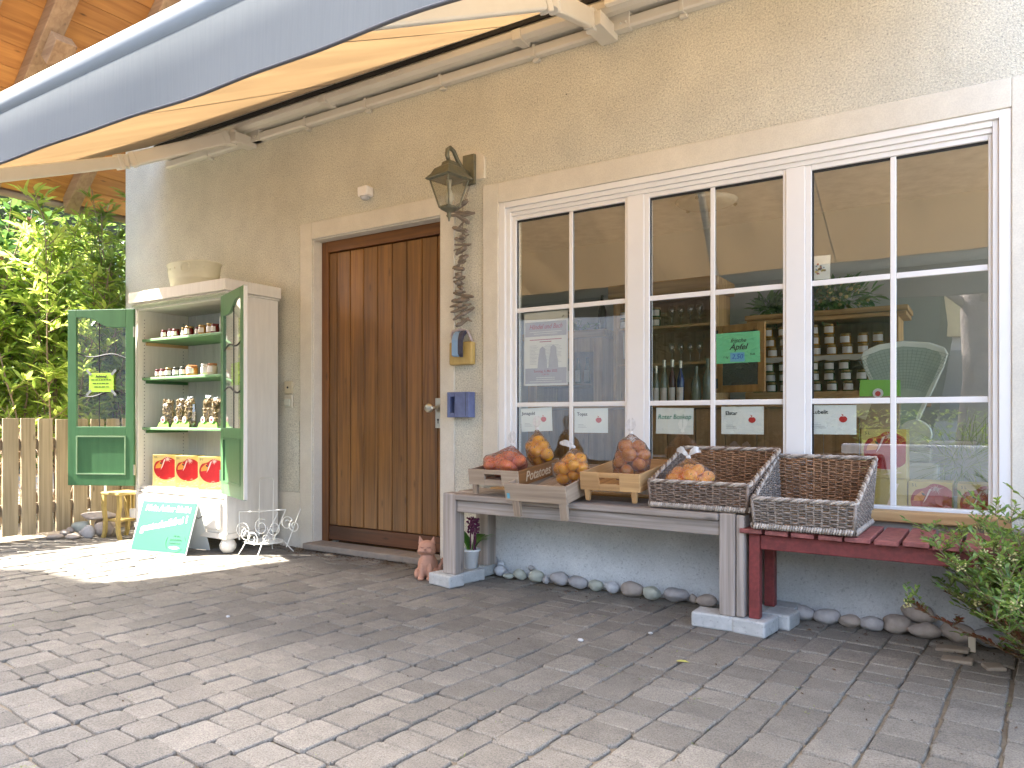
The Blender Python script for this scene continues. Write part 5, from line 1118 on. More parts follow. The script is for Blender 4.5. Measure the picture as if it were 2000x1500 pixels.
# ================================================================ PLANTS
def leaf(b, p, d, L, w_, droop=.3, fold=.25, rq=random, n=3, tw=None):
    d = d.normalized(); sd = d.cross(Vector((0, 0, 1))); sd = sd.normalized() if sd.length > .05 else Vector((1, 0, 0))
    sd = (Matrix.Rotation(rq.uniform(-.8, .8) if tw is None else tw, 3, d) @ sd); up = sd.cross(d).normalized(); vs = []; p = Vector(p)
    for k in range(n+1):
        t = k/n; ww = w_*(math.sin(math.pi*min(1, .10+.90*t))**.8 if k < n else 0.02)
        vs += [p-sd*ww+up*ww*fold, p, p+sd*ww+up*ww*fold]; p = p+d*L/n; d = (d+Vector((0, 0, -droop/n))).normalized()
    fs = []
    for k in range(n): o_ = 3*k; fs += [(o_, o_+1, o_+4, o_+3), (o_+1, o_+2, o_+5, o_+4)]
    b.add(vs, fs)
def oleander(label, base, h, spread, nst, seed, lm, sm, L=(.09, .17), w_=.016, lean=(0, 0), low=.25, dens=1.0, bounds=None, group='leafy shrubs behind the fence', cat='shrub', name='oleander_shrub'):
    rq = random.Random(seed); t = thing(name, label, cat, base, 0, group); st = B(); lb = B(); base = Vector(base)
    def okp(p): return bounds is None or bounds(p)
    for s in range(nst):
        a = rq.uniform(0, 6.283); q = rq.uniform(0, .22); p = base+Vector((q*math.cos(a), q*math.sin(a), 0)); a2 = a+rq.uniform(-.5, .5)
        out = spread*rq.uniform(.3, 1); H = h*rq.uniform(.55, 1.0); nn = 9; pts = []
        for k in range(nn+1):
            u = k/nn; pts.append(p+Vector((math.cos(a2)*out*u**1.4+lean[0]*u, math.sin(a2)*out*u**1.4+lean[1]*u, H*u))+Vector((rq.uniform(-.02, .02), rq.uniform(-.02, .02), 0)))
        keep = nn
        for k in range(3, nn+1):
            if not okp(pts[k]): keep = k-1; break
        pts = pts[:keep+1]; nn = keep
        rad = rq.uniform(.008, .014); st.tube(pts, [rad*(1-.7*k/9) for k in range(nn+1)], 6)
        twigs = [(pts[k], pts[min(k+1, nn)]-pts[k]) for k in range(nn+1)]
        for k in range(2, nn+1):
            if k/9 < low: continue
            for _ in range(int(3*dens)+1):
                aa = rq.uniform(0, 6.283); d_ = Vector((math.cos(aa), math.sin(aa), rq.uniform(.3, 1.3))).normalized(); LL = rq.uniform(.12, .38)*spread**.3; o_ = pts[k]-(pts[k]-pts[k-1])*rq.random(); e = o_+d_*LL
                m_ = o_+d_*LL*.5+Vector((0, 0, -.01)); 
                if not okp(e): continue
                st.tube([o_, m_, e], [.0045, .0035, .002], 4, caps=False)
                for j in range(int(10*dens)):
                    u = rq.uniform(.15, 1.05); q0 = o_+(e-o_)*u; bb_ = rq.uniform(0, 6.283); ld = (d_*rq.uniform(.25, 1)+Vector((math.cos(bb_), math.sin(bb_), rq.uniform(-.2, .7)))).normalized()
                    if okp(q0+ld*L[1]): leaf(lb, q0, ld, rq.uniform(*L), w_*rq.uniform(.75, 1.25), rq.uniform(.1, .7), rq=rq)
    st.obj('stems', sm, t, smooth=True); lb.obj('leaves', lm, t, smooth=True); return t
stem_m = shade('grey brown stem', (.26, .19, .115), (.17, .12, .07), rough=.8, scale=30)
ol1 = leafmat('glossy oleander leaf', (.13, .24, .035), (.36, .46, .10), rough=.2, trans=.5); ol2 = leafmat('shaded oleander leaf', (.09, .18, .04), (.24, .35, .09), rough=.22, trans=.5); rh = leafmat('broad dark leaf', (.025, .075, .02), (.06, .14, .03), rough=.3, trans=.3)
bnd = lambda p: (p.x < -6.66 or p.y < -.03) and p.x < -6.52 and p.z < zr(max(p.x, XE))-.12 and not (p.x+.82*p.z > -6.5 and p.y+.47*p.z < -.10)
oleander('tall oleander with pale stems nearest the house corner behind the fence', (-7.15, -.35, -.03), 3.15, .60, 20, 1, ol1, stem_m, bounds=bnd, low=.36)
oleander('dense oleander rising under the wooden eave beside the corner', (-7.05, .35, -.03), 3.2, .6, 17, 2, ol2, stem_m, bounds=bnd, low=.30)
oleander('bright oleander in the middle of the planting behind the fence', (-7.6, -.55, -.03), 3.05, .7, 20, 3, ol1, stem_m, bounds=bnd, low=.36)
oleander('oleander at the left edge of the view behind the fence', (-8.0, -.95, -.03), 3.0, .7, 18, 4, ol1, stem_m, bounds=bnd, low=.35)
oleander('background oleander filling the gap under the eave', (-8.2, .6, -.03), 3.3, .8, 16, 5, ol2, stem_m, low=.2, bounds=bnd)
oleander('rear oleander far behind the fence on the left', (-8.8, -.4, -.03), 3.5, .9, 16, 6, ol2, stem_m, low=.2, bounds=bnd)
rhs = oleander('broad leaved rhododendron with reddish buds at the upper left', (-8.35, -.45, -.03), 3.6, .6, 13, 7, rh, stem_m, L=(.12, .19), w_=.032, low=.35, dens=.7, name='rhododendron', cat='bush')
b = B(); rq = random.Random(3)
for _ in range(26):
    p = Vector((-8.2+rq.uniform(-.3, .6), -.5+rq.uniform(-.5, .5), rq.uniform(2.3, 3.4)))
    for _ in range(9): b.ball(p+Vector((rq.uniform(-.03, .03), rq.uniform(-.03, .03), rq.uniform(-.03, .03))), (.013, .013, .02), 1)
b.obj('buds', shade('pinkish buds', (.38, .14, .10), rough=.6), rhs)
# dry twigs low behind the fence
tw = thing('dry_twigs', 'tangle of bare pale twigs low behind the fence', 'twigs', (-7.0, -1.3, 0)); b = B(); rq = random.Random(9)
for _ in range(190):
    p = Vector((rq.uniform(-7.3, -6.62), rq.uniform(-2.1, -.1), rq.uniform(.2, .75))); d_ = Vector((rq.uniform(-.3, .5), rq.uniform(-1, 1), rq.uniform(-.2, 1))).normalized(); L = rq.uniform(.12, .38); pts = [p]
    for k in range(4): d_ = (d_+Vector((rq.uniform(-.3, .3), rq.uniform(-.3, .3), rq.uniform(-.2, .2)))).normalized(); pts.append(pts[-1]+d_*L/4)
    pts = [Vector((min(q.x, -6.5), q.y, q.z)) for q in pts]; b.tube(pts, [.004, .0035, .003, .002, .0015], 4, caps=False)
b.obj('twigs', shade('pale dry twig', (.42, .33, .22), (.28, .21, .14), rough=.8), tw)
# hedge far behind
hd = B(); rq = random.Random(12)
for _ in range(12000):
    p = Vector((rq.uniform(-15.2, -14.0), rq.uniform(-4.5, 8), rq.uniform(0, 6.5))); a = rq.uniform(0, 6.28); leaf(hd, p, Vector((math.cos(a), math.sin(a), rq.uniform(-.3, .9))), rq.uniform(.14, .24), rq.uniform(.04, .065), .3, rq=rq, n=2)
o = hd.obj('hedge', leafmat('hedge leaf', (.05, .11, .02), (.11, .19, .04), rough=.4), None, org=(-14.5, 0, 0)); tag(o, 'dark green hedge closing the garden behind the shrubs', 'hedge')
bw = B().bb((-16.2, -8, -.03), (-15.9, 9, 5.5)).obj('garden_wall', shade('ivy dark wall', (.05, .06, .04), rough=1), None, org=(-16, 0, 0)); tag(bw, 'dark garden wall behind the hedge', 'wall')
# bush at the right
bs = thing('nandina_bush', 'low evergreen bush with cream flower buds and red lower leaves at the right edge', 'bush', (.34, -.47, 0)); rq = random.Random(31)
st, lb, lr, fl = B(), B(), B(), B()
for s in range(250):
    a = rq.uniform(0, 6.283); el_ = rq.uniform(.15, 1.0)+rq.random()*.57; L = rq.uniform(.30, .68); d_ = Vector((math.cos(a)*math.cos(el_), math.sin(a)*math.cos(el_), math.sin(el_))); p = Vector((.34+.07*math.cos(a), -.47+.05*math.sin(a), .02)); pts = [p.copy()]
    for k in range(7): d_ = (d_+Vector((rq.uniform(-.12, .12), rq.uniform(-.12, .12), .05))).normalized(); p = p+d_*L/7; p.y = min(p.y, -.06); pts.append(p.copy())
    st.tube(pts, [.004-.0004*k for k in range(8)], 5, caps=False)
    for k in range(1, 8):
        for _ in range(4):
            aa = rq.uniform(0, 6.283); td = (d_*.6+Vector((math.cos(aa), math.sin(aa), rq.uniform(0, .7)))).normalized(); TL = rq.uniform(.04, .11); e = pts[k]+td*TL
            if e.y > -.03: continue
            st.tube([pts[k], e], [.0014, .001], 3, caps=False)
            tgt = lr if (e.z < .26 and rq.random() < .55) else lb
            for j in range(8):
                q0 = pts[k]+td*TL*(j+1)/8; sgn = 1 if j % 2 else -1; sd = td.cross(Vector((0, 0, 1))); sd = sd.normalized() if sd.length > .01 else Vector((1, 0, 0))
                leaf(tgt, q0, (td*.8+sd*sgn*rq.uniform(.4, 1)+Vector((0, 0, rq.uniform(-.2, .5)))), rq.uniform(.018, .034), rq.uniform(.0038, .0062), .3, rq=rq, n=3)
    if rq.random() < .5 and p.z > .2:
        for _ in range(16): fl.ball(p+Vector((rq.uniform(-.014, .014), rq.uniform(-.014, .014), rq.uniform(-.012, .016))), .0035, 1)
st.obj('stems', stem_m, bs); lb.obj('leaves', leafmat('nandina leaf', (.07, .16, .035), (.22, .33, .07), rough=.33, trans=.4), bs, smooth=True)
lr.obj('red_leaves', leafmat('rusty nandina leaf', (.18, .05, .025), (.12, .10, .03), rough=.5), bs, smooth=True); fl.obj('flower_buds', shade('cream yellow buds', (.62, .58, .26), rough=.6), bs)
# litter and tufts
lt = B(); rq = random.Random(6)
for _ in range(900):
    k = rq.random()
    if k < .55: x = rq.uniform(-4.5, -2.7); y = -.05-abs(rq.gauss(0, .07))-(.05 if -4.19 < x < -2.96 else 0)
    elif k < .75: x = rq.uniform(-2.6, .2); y = -.17-abs(rq.gauss(0, .10))
    else: x = rq.uniform(-5.5, .6); y = -.1-abs(rq.gauss(0, .9))
    a = rq.uniform(0, 6.28); s_ = rq.uniform(.004, .012) if k < .8 else rq.uniform(.003, .006); z = rq.uniform(.0015, .008)
    lt.add([(x+s_*math.cos(a), y+s_*math.sin(a), z), (x-s_*.4*math.sin(a), y+s_*.4*math.cos(a), z+.006*rq.random()), (x-s_*math.cos(a), y-s_*math.sin(a), z+.003), (x+s_*.4*math.sin(a), y-s_*.4*math.cos(a), z)], [(0,1,2,3)])
o = lt.obj('leaf_litter', shade('dry leaf crumbs', (.11, .065, .035), (.06, .035, .02), rough=.95, island=.4), None, org=(0,0,0)); tag(o, 'dark crumbs of dry leaves scattered along the wall base', 'leaf litter', kind='stuff')
gt = B()
for _ in range(170):
    x, y = rq.uniform(-4.2, .1), rq.uniform(-2.9, -.5)
    uu = (Vector((x, y, 0)).dot(ex)); 
    for _ in range(rq.randint(3, 8)): a = rq.uniform(0, 6.28); leaf(gt, (x+rq.uniform(-.012, .012), y+rq.uniform(-.012, .012), -.004), Vector((math.cos(a), math.sin(a), rq.uniform(.2, 1))), rq.uniform(.006, .018), .0012, .4, rq=rq, n=2)
o = gt.obj('joint_weeds', leafmat('joint weed', (.10, .16, .03), (.22, .24, .08)), None, org=(0,0,0)); tag(o, 'tiny green weeds sprouting from the paving joints', 'weeds', kind='stuff')
for k, (x, y, c_, lb_) in enumerate([(-1.02, -1.02, (.45, .42, .10), 'small yellow green leaf fallen on the paving before the bench'), (-1.8, -2.02, (.6, .58, .52), None)]):
    if lb_:
        b = B(); leaf(b, (0, 0, .004), Vector((1, .3, .05)), .05, .013, .2, tw=0); o = b.obj('fallen_leaf', shade('yellow leaf', c_), None, org=(0,0,0)); o.location = (x, y, 0); tag(o, lb_, 'leaf')
for k, (x, y, s_) in enumerate([(-1.46, -.98, .014), (-3.05, -1.55, .012), (-1.25, -.72, .011)]):
    o = B().ball((0, 0, 0), (s_, s_*.7, s_*.5), 2).obj('pebble', stm[3], None, smooth=True, org=(0,0,0)); o.location = (x, y, s_*.45); tag(o, ['pale pebble lying on the paving in front of the benches', 'pale pebble on the open paving before the door', 'small pale pebble near the concrete blocks'][k], 'pebble')

# ================================================================ INSIDE THE SHOP
def cup(x0, x1, y0, y1, z0, z1, m): pass
# wainscot counter running along the room
ct_ = thing('shop_counter', 'long brown panelled counter front inside the shop', 'counter', (-1.2, 1.3, .03))
b = B(); x = -2.9
while x < -.35: b.bb((x, 1.14, .03), (min(x+.20, -.35), 1.16, 1.015)); x += .204
b.obj('panelling', darkw['z'], ct_, bevel=.004); B().bb((-2.95, 1.10, 1.02), (-.30, 1.55, 1.05)).obj('top', darkw['x'], ct_, bevel=.006)
# hutch with jars (right of centre)
hu = thing('jar_shelf', 'pine wall shelf stacked with honey and jam jars inside the shop', 'shelf', (-1.03, 1.95, 1.05))
hx0, hx1 = -1.50, -.50
B().bb((hx0, 1.70, 1.665), (hx1+.06, 2.10, 1.70)).bb((hx0+.01, 1.72, 1.635), (hx1+.05, 2.10, 1.662)).obj('top_board', pinew['x'], hu, bevel=.004)
B().bb((hx0, 1.74, 1.372), (hx1, 2.08, 1.392)).obj('shelf', pinew['x'], hu); B().bb((hx0, 1.72, 1.06), (hx1, 2.08, 1.138)).obj('shelf', pinew['x'], hu)
B().bb((hx0, 1.74, 1.14), (hx0+.025, 2.08, 1.37)).bb((hx1-.025, 1.74, 1.14), (hx1, 2.08, 1.37)).bb((hx0, 1.74, 1.394), (hx0+.025, 2.08, 1.634)).bb((hx1-.025, 1.74, 1.394), (hx1, 2.08, 1.634)).obj('side', pinew['z'], hu)
B().bb((hx0, 2.082, 1.05), (hx1, 2.10, 1.66)).obj('back', darkw['z'], hu)
lc = []; n = 26
for k in range(n+1): x = hx0+(hx1-hx0)*k/n; lc.append((x, 1.372-.012-.012*abs(math.sin(k*.9))))
B().prism([(hx0, 1.388)]+lc+[(hx1, 1.388)], lambda x, z: (x, 1.734, z), lambda x, z: (x, 1.737, z)).obj('lace_edging', shade('cream lace', (.55, .52, .44)), hu)
jb = jar_root('honey_jar', 'honey jar', 'jar', .035, .072, honey, lid_g, (-1.44, 1.78, 1.3925), 'jars stacked on the shop shelf', labh=(.12, .72)); jd = jar_root('jam_jar', 'jam jar', 'jar', .035, .072, pesto, lid_g, (-1.44, 1.78, 1.1385), 'jars stacked on the shop shelf', labh=(.12, .72))
firstb = firstd = True; rowsn = ['bottom', 'middle', 'top']
cnt_up = [9, 9, 6]; cnt_lo = [9, 8, 7]
for lv_, (base, nm_, pr, cnts, z0) in enumerate((('upper', 'honey', jb, cnt_up, 1.3925), ('lower', 'preserve', jd, cnt_lo, 1.1385))):
    for r_ in range(3):
        for k in range(cnts[r_]):
            L = '%s jar, %s from the left, %s layer of the %s shop shelf' % (nm_, ORD[k], rowsn[r_], base)
            loc = (-1.435+k*.102+.012*rr.random()-.01*r_, 1.775+.02*rr.random(), z0+r_*.0735)
            if r_ == 0 and k == 0: pr.location = loc; pr['label'] = L
            else: dup(pr, loc, L, rz=rr.uniform(-.25, .25))
# garland of dried flowers on the shelf top
def posy(name, label, cat, c, r_, n, lm, seed, flm=None, L=(.05, .11), w_=.012):
    t = thing(name, label, cat, (c[0], c[1], c[2]-r_[2])); b, f_ = B(), B(); rq = random.Random(seed)
    for _ in range(n):
        q = Vector((rq.gauss(0, .45), rq.gauss(0, .45), rq.gauss(0, .45))); q = q.normalized()*min(1, q.length); p = Vector(c)+Vector((q.x*r_[0], q.y*r_[1], q.z*r_[2])); leaf(b, p, q+Vector((rq.uniform(-.6, .6), rq.uniform(-.6, .6), rq.uniform(-.3, .7))), rq.uniform(*L), w_*rq.uniform(.7, 1.3), .4, rq=rq)
        if flm and rq.random() < .16: f_.ball(p+Vector((0, -.02, 0)), rq.uniform(.010, .022), 1)
    b.obj('foliage', lm, t)
    if flm: f_.obj('flowers', flm, t)
    return t
gin = leafmat('indoor leaf', (.06, .16, .05), (.16, .30, .09), trans=.3)
posy('dried_flowers', 'mixed dried flower arrangement on the shop shelf top', 'flower arrangement', (-.95, 1.85, 1.80), (.30, .12, .11), 420, gin, 2, shade('yellow dried heads', (.60, .52, .20)))
posy('potted_fern', 'green leafy plant on the left end of the shop shelf', 'plant', (-1.36, 1.88, 1.77), (.12, .10, .08), 200, gin, 4)
# corner cabinet with open glazed door
oc = thing('shop_cupboard', 'open fronted pine wall cupboard with bottles and glasses inside the shop', 'cupboard', (-2.05, 1.6, 1.05)); ox0, ox1, oy0, oy1 = -2.42, -1.66, 1.42, 1.80
B().bb((ox0, oy0, 1.052), (ox0+.025, oy1, 1.86)).bb((ox1, oy0, 1.052), (ox1+.025, oy1, 1.86)).obj('side', pinew['z'], oc); B().bb((ox0-.03, oy0-.04, 1.862), (ox1+.06, oy1, 1.96)).obj('cornice', pinew['x'], oc, bevel=.008)
B().bb((ox0+.026, oy1-.02, 1.052), (ox1-.001, oy1, 1.86)).obj('back', darkw['z'], oc)
for z in (1.62, 1.345): B().bb((ox0+.026, oy0+.03, z), (ox1-.001, oy1-.021, z+.018)).obj('shelf', pinew['x'], oc)
dd = bpy.data.objects.new('cupboard_door', None); C.objects.link(dd); dd.parent = oc; dd.location = Vector((-1.62, 1.40, 1.13))-Vector(ORG[oc.name]); dd.rotation_euler = (0, 0, R(-14)); ORG[dd.name] = (0, 0, 0)
b = B(); b.bb((0, 0, 0), (.05, .02, .47)).bb((.32, 0, 0), (.37, .02, .47)).bb((.051, 0, 0), (.319, .02, .05)).bb((.051, 0, .42), (.319, .02, .47)); b.obj('frame', wood('bright pine', (.55, .30, .10), (.38, .19, .06), 'z', rough=.5), dd, bevel=.003)
k = N('textured glass'); k.b.inputs['Base Color'].default_value = (.10, .11, .10, 1); k.b.inputs['Roughness'].default_value = .08; vo = k.n('ShaderNodeTexVoronoi'); vo.inputs['Scale'].default_value = 90; tc = k.n('ShaderNodeTexCoord'); k.l(tc.outputs['Object'], vo.inputs[0]); bp = k.n('ShaderNodeBump'); bp.inputs['Strength'].default_value = 1; bp.inputs['Distance'].default_value = .01; k.l(vo.outputs[0], bp.inputs['Height']); k.l(bp.outputs[0], k.b.inputs['Normal'])
B().bb((.051, .007, .051), (.319, .012, .419)).obj('glass', k.m, dd); B().bb((.004, -.006, .37), (.018, -.0005, .44)).bb((.004, -.006, .03), (.018, -.0005, .10)).obj('hinge', ink, dd)
B().bb((-2.33, 1.398, 1.40), (-2.17, 1.402, 1.60)).obj('picture', shade('cream picture', (.58, .55, .44)), oc)
# jars and bottles inside
for k in range(8):
    L = '%s layer small jam jar in the shop cupboard, %s from the left' % (['lower', 'upper'][k//4], ORD[k % 4]); dup(jd, (-2.36+.085*(k % 4), 1.50, 1.6385+.073*(k//4)), L, group='jars in the shop cupboard')
def bottle(nm, lb, loc, body, lid, h=.30, r_=.026, labm=None, group='bottles on the shop counter', neck=.38):
    t = thing(nm, lb, 'bottle', loc, 0, group, world=False)
    B().lathe([(r_*.9, 0), (r_, .008), (r_, h*(1-neck)-.02), (r_*.75, h*(1-neck)+.01), (.010, h*(1-neck)+.045), (.009, h-.012)], n=16).obj('glass_body', body, t, smooth=True); B().lathe([(.012, h-.05), (.013, h), (0, h+.004)], n=10).obj('cap', lid, t)
    if labm:
        vs = []
        for j in range(9): a = R(-150+120*j/8); vs += [(r_*1.02*math.cos(a), r_*1.02*math.sin(a), .02), (r_*1.02*math.cos(a), r_*1.02*math.sin(a), .115)]
        B().add(vs, [(2*j, 2*j+2, 2*j+3, 2*j+1) for j in range(8)]).obj('label', labm, t)
    return t
gc = shade('clear bottle glass', (.18, .20, .15), rough=.08, coat=.5); gblue = shade('cobalt bottle', (.005, .02, .14), rough=.08, coat=.5); gred = shade('ruby bottle', (.08, .01, .015), rough=.08); ggr = shade('green bottle', (.02, .05, .015), rough=.08, coat=.5)
for k, (x, m_, h, ds) in enumerate([(-1.985, gc, .27, 'clear slim'), (-1.925, gc, .31, 'clear tall'), (-1.865, gred, .31, 'ruby red'), (-1.805, gblue, .30, 'cobalt blue')]):
    bottle('liqueur_bottle', '%s bottle with white label on the shop counter' % ds, (x, 1.20, 1.0505), m_, shade('silver cap', (.6, .58, .5), rough=.3, metallic=.6), h, labm=lab_m)
for k, x in enumerate((-1.70, -1.62)): bottle('carafe', ['plain glass bottle without label left of the cupboard door', 'tall plain glass bottle beside the cupboard door'][k], (x, 1.22, 1.0505), gc, gc, .26+.05*k, .034)
gl_m = glass('drinking glass', (.88, .92, .9), refl=.12, ior=1.5)
for k in range(8):
    t = thing('wine_glass', '%s %s wine glass in the shop cupboard' % (['upper', 'lower'][k//4], ORD[k % 4]), 'glass', (-1.98+.07*(k % 4), 1.50, 1.6385 if k < 4 else 1.3635), 0, 'glasses in the shop cupboard', world=False)
    B().lathe([(.026, 0), (.024, .003), (.004, .006), (.003, .06), (.022, .085), (.028, .11), (.024, .145)], n=14).obj('glass', gl_m, t, smooth=True)
# left glazed cupboard
lc_ = thing('glazed_cupboard', 'tall old pine cupboard with dark glazed door at the left of the shop', 'cupboard', (-2.95, 1.75, .03))
B().bb((-3.30, 1.60, .03), (-2.60, 1.622, .95)).bb((-3.30, 1.60, .951), (-3.22, 1.622, 1.60)).bb((-2.68, 1.60, .951), (-2.60, 1.622, 1.60)).bb((-3.219, 1.60, 1.49), (-2.681, 1.622, 1.60)).obj('front', pinew['z'], lc_, bevel=.003)
B().bb((-2.622, 1.6225, .03), (-2.60, 2.1, 1.60)).bb((-3.30, 1.6225, .03), (-3.28, 2.1, 1.60)).obj('side', pinew['z'], lc_); B().bb((-3.34, 1.56, 1.602), (-2.56, 2.12, 1.665)).obj('cornice', pinew['x'], lc_, bevel=.012, seg=3)
B().bb((-3.279, 2.08, .03), (-2.623, 2.1, 1.60)).obj('back', darkw['z'], lc_); B().bb((-3.279, 1.63, 1.22), (-2.623, 2.079, 1.235)).bb((-3.279, 1.63, .95), (-2.623, 2.079, .965)).obj('shelf', darkw['x'], lc_); B().bb((-3.219, 1.612, .951), (-2.681, 1.614, 1.489)).obj('pane', door_glass, lc_)
for k in range(6): bottle('schnapps_bottle', 'white labelled bottle behind the glazed cupboard door, %s from the left' % ORD[k], (-3.15+.085*k, 1.75, 1.2355), gc, lid_k, .22, .025, lab_m, 'bottles in the glazed cupboard')
bottle('wine_bottle', 'green wine bottle standing on the tall pine cupboard', (-2.66, 1.72, 1.666), ggr, ggr, .29, .036, None, 'single bottles')
t = thing('wire_globe', 'small dark globe ornament on the tall pine cupboard', 'ornament', (-3.02, 1.75, 1.666)); b = B()
for k in range(6): a = math.pi*k/6; b.tube([(-3.02+.06*math.cos(a)*math.cos(q), 1.75+.06*math.sin(a)*math.cos(q), 1.79+.07*math.sin(q)) for q in [R(j) for j in range(0, 360, 24)]], .003, 4, close=True)
b.tube([(-3.02, 1.75, 1.667), (-3.02, 1.75, 1.72)], .006, 6).lathe([(0, 1.6665), (.035, 1.667), (.03, 1.675), (0, 1.678)], (-3.02, 1.75, 0), 12); b.obj('cage', shade('dark metal', (.06, .07, .06), metallic=.5), t)
posy('ivy_garland', 'green ivy trail lying on the tall pine cupboard', 'garland', (-2.95, 1.68, 1.70), (.28, .05, .035), 160, gin, 6, L=(.03, .06))
# ceiling lamp
t = thing('ceiling_lamp', 'unlit flat white glass dish lamp on the shop ceiling', 'ceiling lamp', (-1.80, 1.75, 2.56)); B().lathe([(0, 2.545), (.12, 2.552), (.2, 2.572), (.235, 2.60), (.225, 2.605), (.0, 2.612)], (-1.80, 1.75, 0), 32).obj('dish', shade('milk glass', (.72, .70, .62), rough=.2), t, smooth=True)
b = B()
for a in (.5, 2.6, 4.7): b.ball((-1.80+.215*math.cos(a), 1.75+.215*math.sin(a), 2.575), .016, 1)
b.obj('clip', bronze, t)
# window display: cartons, bag, scale
juice('lower left yellow carton turned sideways in the shop window', (-.425, .27, .4305), .19, .225, .16, group='cartons in the shop window', blank=True)
juice('upper carton standing on the yellow one in the shop window', (-.432, .265, .6565), .20, .240, .17, group='cartons in the shop window')
juice('middle carton with frosted red apple print low in the shop window', (-.232, .27, .4305), .185, .215, .16, group='cartons in the shop window')
juice('right hand carton low in the shop window behind the bush', (-.028, .275, .4305), .185, .212, .16, group='cartons in the shop window')
t = thing('paper_bag', 'brown paper bag with green top and card tag on the upper carton', 'bag', (-.45, .33, .897)); b = B()
b.add([(-.54, .29, .898), (-.37, .29, .898), (-.37, .39, .898), (-.54, .39, .898), (-.545, .30, 1.06), (-.365, .30, 1.06), (-.365, .37, 1.06), (-.545, .37, 1.06)], [(0,1,2,3),(7,6,5,4),(0,4,5,1),(1,5,6,2),(2,6,7,3),(3,7,4,0)]).obj('paper_body', shade('kraft paper', (.34, .25, .15), rough=.8, bump=.6, bscale=25, bdist=.01, scale=12), t)
B().add([(-.545, .299, 1.061), (-.365, .299, 1.061), (-.365, .371, 1.061), (-.545, .371, 1.061), (-.545, .325, 1.145), (-.365, .325, 1.14), (-.365, .345, 1.14), (-.545, .345, 1.145)], [(0,1,2,3),(7,6,5,4),(0,4,5,1),(1,5,6,2),(2,6,7,3),(3,7,4,0)]).obj('green_top', gfoot, t)
B().tube([(-.46, .297, 1.075), (-.46, .293, 1.075)], .024, 18).obj('sticker', shade('white sticker', (.75, .7, .7)), t); B().tube([(-.46, .2925, 1.073), (-.46, .291, 1.073)], .013, 10).obj('apple_mark', applered, t)
B().box((-.53, .288, 1.0), (.065, .002, .10), rotm(y=.3)).obj('tag', shade('kraft tag', (.5, .42, .27)), t)
scm = shade('pale green enamel', (.72, .75, .68), rough=.25, amt=.04, coat=.4); scale_ = thing('shop_scale', 'vintage pale enamel counter scale with large fan shaped dial in the window', 'scale', (-.33, .62, .60))
sxx, sy_ = -.375, .62
def fan(r0, r1, a0=52, a1=128, cz=.80): return [(sxx+r1*math.cos(R(a)), cz+r1*math.sin(R(a))) for a in range(a0, a1+1, 4)]+[(sxx+r0*math.cos(R(a)), cz+r0*math.sin(R(a))) for a in range(a1, a0-1, -4)]
def fan2(s): # rounded fan outline
    pts = [(-.205, .50), (-.19, .535), (-.12, .565), (0, .580), (.12, .565), (.19, .535), (.205, .50), (.185, .43), (.075, .16), (.06, .10), (-.06, .10), (-.075, .16), (-.185, .43)]
    return [(sxx+x*s, .78+.36+(z-.36)*s) for x, z in pts]
B().prism(fan2(1.0), lambda x, z: (x, sy_-.02, z), lambda x, z: (x, sy_+.03, z)).obj('dial_housing', scm, scale_, bevel=.01, seg=3)
dlf = B().prism(fan2(.86), lambda x, z: (x, sy_-.0235, z), lambda x, z: (x, sy_-.0205, z)).obj('dial', shade('dial face', (.40, .47, .40), rough=.3), scale_)
b = B()
for q in range(14):
    r1 = .20+.018*q; b.tube([(sxx+r1*math.cos(R(a)), sy_-.0245, .93+r1*math.sin(R(a))*.9) for a in range(60, 121, 6)], .0010, 4, caps=False)
for a in range(60, 121, 3): b.tube([(sxx+.20*math.cos(R(a)), sy_-.0245, .93+.18*math.sin(R(a))), (sxx+.43*math.cos(R(a)), sy_-.0245, .93+.385*math.sin(R(a)))], .0010, 4, caps=False)
b.obj('scale_marks', shade('scale marks', (.30, .36, .31)), dlf)
B().lathe([(.0, -.03), (.075, -.03), (.08, -.02), (.08, .02), (.075, .03), (0, .03)], (sxx+.055, sy_, .865), 28, rotm(x=R(90))).obj('lower_dial', scm, scale_, bevel=.003)
B().bb((sxx-.02, sy_-.03, .60), (sxx+.16, sy_+.18, .72)).bb((sxx+.0, sy_-.01, .721), (sxx+.13, sy_+.12, .80)).obj('base', scm, scale_, bevel=.02, seg=3)
B().bb((sxx-.01, sy_-.08, .815), (sxx+.33, sy_+.20, .835)).obj('weighing_plate', shade('white marble plate', (.75, .75, .72), rough=.15), scale_, bevel=.006)
tt = thing('display_table', 'brown wooden display table behind the window', 'table', (-.3, .75, .03)); B().bb((-.85, .48, .565), (.55, 1.05, .598)).obj('top', darkw['x'], tt, bevel=.004)
for x in (-.80, .45):
    for y in (.54, .95): B().bb((x, y, .031), (x+.05, y+.05, .564)).obj('leg', darkw['z'], tt)
posy('ornamental_grass', 'tuft of fine green grass in a pot behind the cartons', 'plant', (-.10, .60, .73), (.16, .10, .10), 260, leafmat('fine blade', (.10, .2, .06), (.3, .36, .16)), 8, L=(.14, .26), w_=.002)

